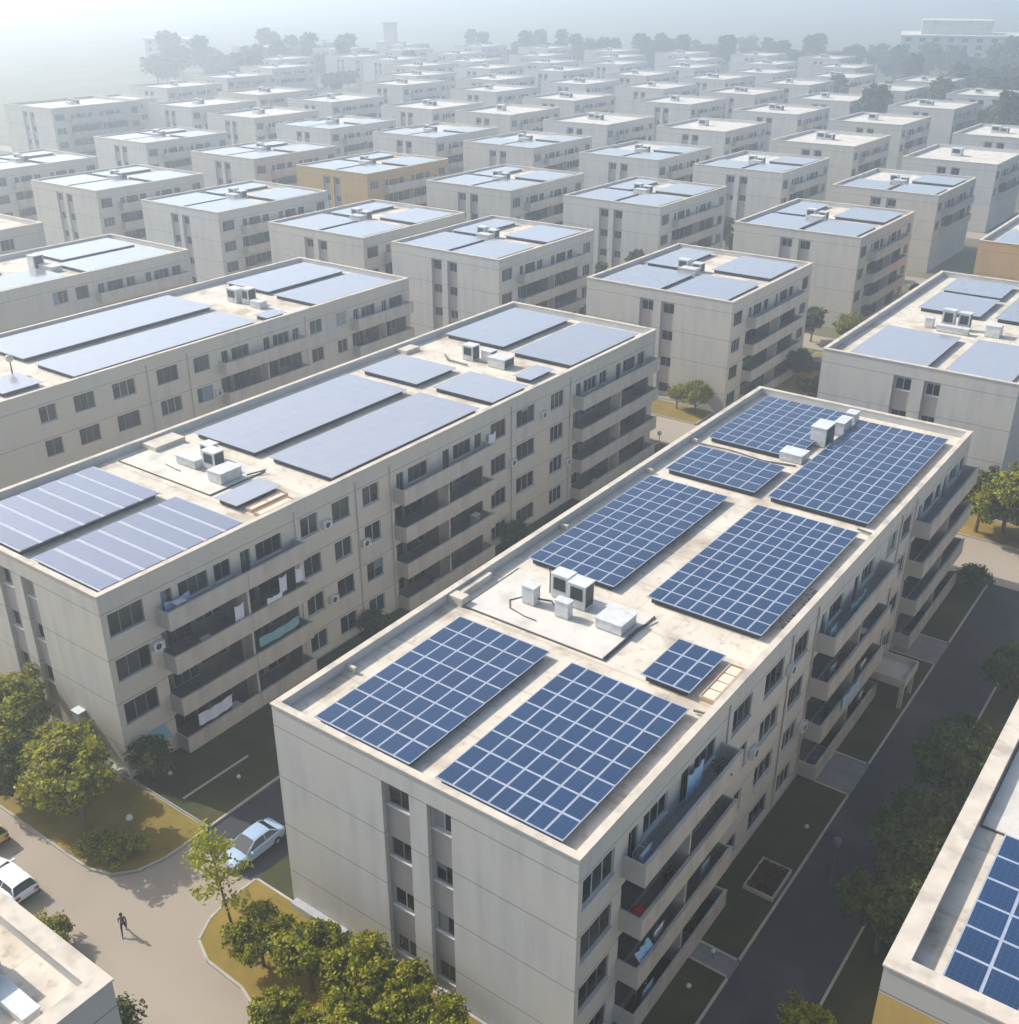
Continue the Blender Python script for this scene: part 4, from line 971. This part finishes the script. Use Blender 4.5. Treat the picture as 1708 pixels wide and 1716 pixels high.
# ------------------------------------------------------------------ vehicles
rubber, _, _ = new_mat('tyre_rubber', (.02, .02, .02), .8); rim_m, _, _ = new_mat('rim_metal', (.5, .5, .52), .35, .5, .7)
cglass, _, _ = new_mat('car_glass', (.02, .03, .035), .05, .6); lamp_m, _, _ = new_mat('headlight_lens', (.7, .72, .75), .1); tail_m, _, _ = new_mat('tail_light_lens', (.35, .01, .01), .2)
trim_m, _, _ = new_mat('car_trim', (.03, .03, .03), .6)
def car(label, x, y, rz, col, hatch=False, group='parked cars', name='parked_car'):
    pm, nt_, b_ = new_mat('car_paint', col, .28, .5); b_.inputs['Coat Weight'].default_value = .6
    t = thing(name, label, 'car', (x, y, .013), rz, group)   # +y forward
    L = 2.2
    # body: cross-sections along the length  (y, half width, sill z, shoulder z, top z)
    sec = [(-2.2, .62, .42, .70, .74), (-2.12, .80, .28, .86, .92), (-1.6, .88, .24, .92, .99), (-.6, .90, .24, .92, .96), (.6, .90, .24, .90, .94), (1.3, .88, .24, .84, .90), (1.9, .82, .26, .74, .80), (2.14, .70, .32, .62, .66), (2.2, .56, .42, .54, .56)]
    mb = MB(); rings = []
    for yy, hw, z0, z1, z2 in sec:
        rings.append([(-hw, yy, z0 + .08), (-hw * 1.0, yy, z1), (-hw * .86, yy, z2), (-hw * .4, yy, z2 + .03), (hw * .4, yy, z2 + .03), (hw * .86, yy, z2), (hw, yy, z1), (hw, yy, z0 + .08), (hw * .85, yy, z0), (-hw * .85, yy, z0)])
    n = len(rings[0])
    for a, b2 in zip(rings, rings[1:]):
        for k in range(n):
            k2 = (k + 1) % n; mb.quad([a[k], a[k2], b2[k2], b2[k]])
    mb.quad(list(reversed(rings[0]))); mb.quad(rings[-1])
    mb.build('body', pm, t, smooth=False)
    # cabin: roof panel on pillars with glass between
    r0, r1 = (-1.75, .35) if hatch else (-1.05, .30); b0, b1 = (-2.05, 1.15) if hatch else (-1.75, 1.15)
    zt, zb = 1.46, .93
    rf = MB(); nx = 6
    for i in range(nx):
        ya_, yb_ = r0 + (r1 - r0) * i / nx, r0 + (r1 - r0) * (i + 1) / nx
        cz = lambda v: zt - .05 * (2 * (v - r0) / (r1 - r0) - 1) ** 2
        xs = [-.62, -.35, 0, .35, .62]; dz = [-.05, 0, .015, 0, -.05]
        for j in range(4): rf.quad([(xs[j], ya_, cz(ya_) + dz[j]), (xs[j+1], ya_, cz(ya_) + dz[j+1]), (xs[j+1], yb_, cz(yb_) + dz[j+1]), (xs[j], yb_, cz(yb_) + dz[j])])
    for sx in (-1, 1):
        for (y0, z0, y1, z1) in ((b1, zb, r1, zt - .1), (b0, zb, r0, zt - .1), ((b0 + b1) / 2 - .2, zb, (r0 + r1) / 2 - .1, zt - .06)):
            rf.tube([(sx * .80, y0, z0), (sx * .62, y1, z1)], [.05, .04], 6)
    rf.build('roof', pm, t, smooth=True)
    g = MB(); g.quad([(-.74, b1, zb), (.74, b1, zb), (.60, r1, zt - .1), (-.60, r1, zt - .1)]); g.build('windscreen', cglass, t)
    g = MB(); g.quad([(.74, b0, zb), (-.74, b0, zb), (-.60, r0, zt - .1), (.60, r0, zt - .1)]); g.build('rear_window', cglass, t)
    for sx in (-1, 1):
        g = MB(); g.quad([(sx * .785, b0 + .05, zb), (sx * .785, b1 - .05, zb), (sx * .625, r1 - .03, zt - .11), (sx * .625, r0 + .03, zt - .11)]); g.build('side_window', cglass, t)
    for sx in (-1, 1):
        for yy in (-1.35, 1.35):
            w_ = MB(); pr = [(.16, -.1), (.31, -.1), (.33, -.05), (.33, .05), (.31, .1), (.16, .1)]
            for i in range(len(pr) - 1):
                for k in range(16):
                    a0, a1 = 2*PI*k/16, 2*PI*(k+1)/16
                    w_.quad([(pr[i][1], pr[i][0]*math.cos(a0), pr[i][0]*math.sin(a0)), (pr[i][1], pr[i][0]*math.cos(a1), pr[i][0]*math.sin(a1)), (pr[i+1][1], pr[i+1][0]*math.cos(a1), pr[i+1][0]*math.sin(a1)), (pr[i+1][1], pr[i+1][0]*math.cos(a0), pr[i+1][0]*math.sin(a0))])
            o = w_.build('wheel', rubber, t, (sx * .82, yy, .33))
            rm = MB(); rm.quad([(sx * .09, .17*math.cos(2*PI*k/12), .17*math.sin(2*PI*k/12)) for k in range(12)]); rm.build('rim', rim_m, o)
        h = MB(); h.box(sx * .62 - .17, sx * .62 + .17, 2.0, 2.14, .56, .70); h.build('headlight', lamp_m, t)
        h = MB(); h.box(sx * .62 - .15, sx * .62 + .15, -2.2, -2.1, .66, .84); h.build('tail_light', tail_m, t)
        h = MB(); h.box(sx * .98 - .1, sx * .98 + .1, .78, .92, .92, 1.06); h.build('wing_mirror', pm, t)
    bp = MB(); bp.box(-.78, .78, -2.26, -2.1, .34, .52); bp.build('bumper', trim_m, t)
    return t
car('pale silver blue car parked in the lane beside the middle block', -45.25, 33.9, PI, (.33, .43, .56))
car('white car with dark windows on the road at the left photo edge', -55.25, 22.75, PI / 2, (.80, .80, .80), hatch=True)
car('yellow car in front of the white one, cut by the left photo edge', -60.9, 24.2, PI / 2, (.62, .42, .10), hatch=True)
car('dark car on the street behind the middle block roof', -53.0, 150.4, .2, (.03, .04, .06), hatch=True)
car('grey car parked by the beige block far end, near the golden verge', -52.4, 115.2, PI / 2, (.3, .31, .33))

# ------------------------------------------------------------------ lamps, person, small lights
white_g, _, _ = new_mat('lamp_globe', (.5, .54, .52), .3)
def street_lamp(label, x, y, h, r=.2, group='street lamps', head='globe', mat=None):
    t = thing('street_lamp', label, 'street lamp', (x, y, .1), 0, group)
    b = MB(); b.tube([(0,0,0),(0,0,.3),(0,0,.32),(0,0,h)], [.11,.10,.055,.045], 8); b.build('post', M['pipe'], t)
    b = MB(); b.lathe([(.05,h),(r*.8,h+.05),(r,h+r*.8),(r*.75,h+r*1.5),(.02,h+r*1.8)], 12); b.build('lamp_head', mat or white_g, t, smooth=True)
street_lamp('slim street lamp with a pale globe on the golden lawn corner', -51.5, 29.4, 2.5, .22)
street_lamp('white globe lamp on the verge behind the left parapet of the middle roof', -55.4, 106.5, 3.0, .28)
street_lamp('dark headed lamp post standing in the shaded lane', -13.6, 53.2, 3.2, .32, mat=M['pipe'])
G4 = 'small garden lights on the shaded lawns'
for x, y, lab in [(-55.2, 35.2, 'little garden light near the corner bush of the beige block'), (-51.0, 37.8, 'little garden light by the lane edge, lawn of the beige block'),
    (-16.6, 56.6, 'little garden light on the shaded lawn beyond the flower bed'), (-17.0, 43.6, 'little garden light on the path across the shaded lawn'), (-17.0, 40.6, 'little garden light on the lowest shaded lawn strip')]:
    t = thing('garden_light', lab, 'garden light', (x, y, .13), 0, G4)
    b = MB(); b.tube([(0,0,0),(0,0,.45)], [.04,.03], 6); b.build('stem', M['pipe'], t); b = MB(); b.lathe([(.03,.45),(.13,.5),(.15,.6),(.1,.7),(.01,.73)], 10); b.build('lamp_head', white_g, t, smooth=True)
# sapling at the right of the lane
t = thing('sapling', 'thin dark sapling at the right photo edge of the shaded lane', 'tree', (-10.6, 83.6, .02))
b = MB(); b.tube([(0,0,0),(.05,.05,1.4),(.0,.1,2.9)], [.05,.04,.02], 6); b.build('trunk', M['bark'], t)
b = MB(); q = random.Random(8)
for _ in range(160):
    p = Vector((q.gauss(0,.22), q.gauss(.1,.22), q.uniform(1.6, 3.3))); n = Vector((q.gauss(0,1), q.gauss(0,1), 1)).normalized(); a = n.cross(Vector((1,.2,.3))).normalized() * .12; d = n.cross(a).normalized() * .08
    b.quad([p-a, p-d, p+a, p+d])
b.build('crown', M['leaf_dark'], t)

def person(label, x, y, rz):
    """walking figure: one skinned skeleton, turned into a plain mesh"""
    V = [(0,0,.93),(0,.01,1.12),(0,.02,1.32),(0,.03,1.46),(0,.05,1.54),(0,.07,1.64),(0,.07,1.73)]
    Rr = [.135,.125,.15,.06,.05,.09,.07]; Ed = [(0,1),(1,2),(2,3),(3,4),(4,5),(5,6)]
    def chain(start, pts):
        p = start
        for co_, r_ in pts: V.append(co_); Rr.append(r_); Ed.append((p, len(V) - 1)); p = len(V) - 1
        return p
    for s in (-1, 1):
        f = .24 * s
        k = chain(0, [((s*.10, .0, .88), .095), ((s*.11, f*.75+.06, .50), .062), ((s*.11, f*1.5-.03, .10), .042), ((s*.12, f*1.5+.14, .05), .04)])
        h = chain(2, [((s*.19, .02, 1.42), .062), ((s*.24, -f*.5, 1.14), .045), ((s*.25, -f*1.1+.08, .92), .033), ((s*.25, -f*1.2+.10, .86), .028)])
        for q_ in range(4): chain(h, [((s*.25 + .016*(q_-1.5), -f*1.25+.11, .81), .009), ((s*.25 + .018*(q_-1.5), -f*1.25+.10, .77 + .006*abs(q_-1.5)), .008)])
        chain(h, [((s*.22, -f*1.2+.14, .83), .010)])
    me = bpy.data.meshes.new('person'); me.from_pydata(V, Ed, [])
    o = bpy.data.objects.new('person', me); C.objects.link(o)
    sk = o.modifiers.new('skin', 'SKIN')
    for i, v in enumerate(me.skin_vertices[0].data): v.radius = (Rr[i], Rr[i] * (.75 if i in (0, 1, 2) else 1)); v.use_root = (i == 0)
    o.modifiers.new('sub', 'SUBSURF').levels = 1
    dg = bpy.context.evaluated_depsgraph_get(); ev = bpy.data.meshes.new_from_object(o.evaluated_get(dg))
    o.modifiers.clear(); o.data = ev
    skin_m, _, _ = new_mat('skin', (.32, .2, .14), .6); shirt, _, _ = new_mat('grey_jacket', (.11, .11, .12), .9); trous, _, _ = new_mat('dark_trousers', (.03, .03, .04), .9); hair, _, _ = new_mat('dark_hair', (.015, .012, .01), .6)
    ev.materials.clear()
    for m_ in (skin_m, shirt, trous): ev.materials.append(m_)
    for p in ev.polygons:
        c = p.center; p.use_smooth = True
        p.material_index = 2 if (c.z < .95 and abs(c.x) < .2) else (1 if c.z < 1.49 and not (abs(c.x) > .2 and c.z < .92) else 0)
    hb = MB(); hb.lathe([(.098, 1.64), (.105, 1.70), (.095, 1.78), (.06, 1.825), (.01, 1.835)], 14, c=(0, .055, 0)); hb.build('hair', hair, o, smooth=True)
    fb = MB()
    for s in (-1, 1): fb.box(s*.035-.012, s*.035+.012, .152, .162, 1.66, 1.675)
    fb.build('eyes', hair, o)
    o.location = (x, y, .012); o.rotation_euler = (0, 0, rz); o.scale = (.92,) * 3
    return tag(o, 'person in dark clothes walking across the sunlit road', 'person')
person('', -46.3, 24.7, -2.2)

# ------------------------------------------------------------------ render settings
scene.render.engine = 'CYCLES'; cy = scene.cycles
cy.use_denoising = True; cy.max_bounces = 6; cy.diffuse_bounces = 3; cy.glossy_bounces = 3; cy.volume_bounces = 2; cy.transmission_bounces = 2
cy.use_adaptive_sampling = True; cy.adaptive_threshold = .015; cy.sample_clamp_indirect = 6
vs = scene.view_settings; vs.view_transform = 'Standard'; vs.look = 'None'; vs.gamma = 1; vs.exposure = .4
scene.render.filter_size = 1.9
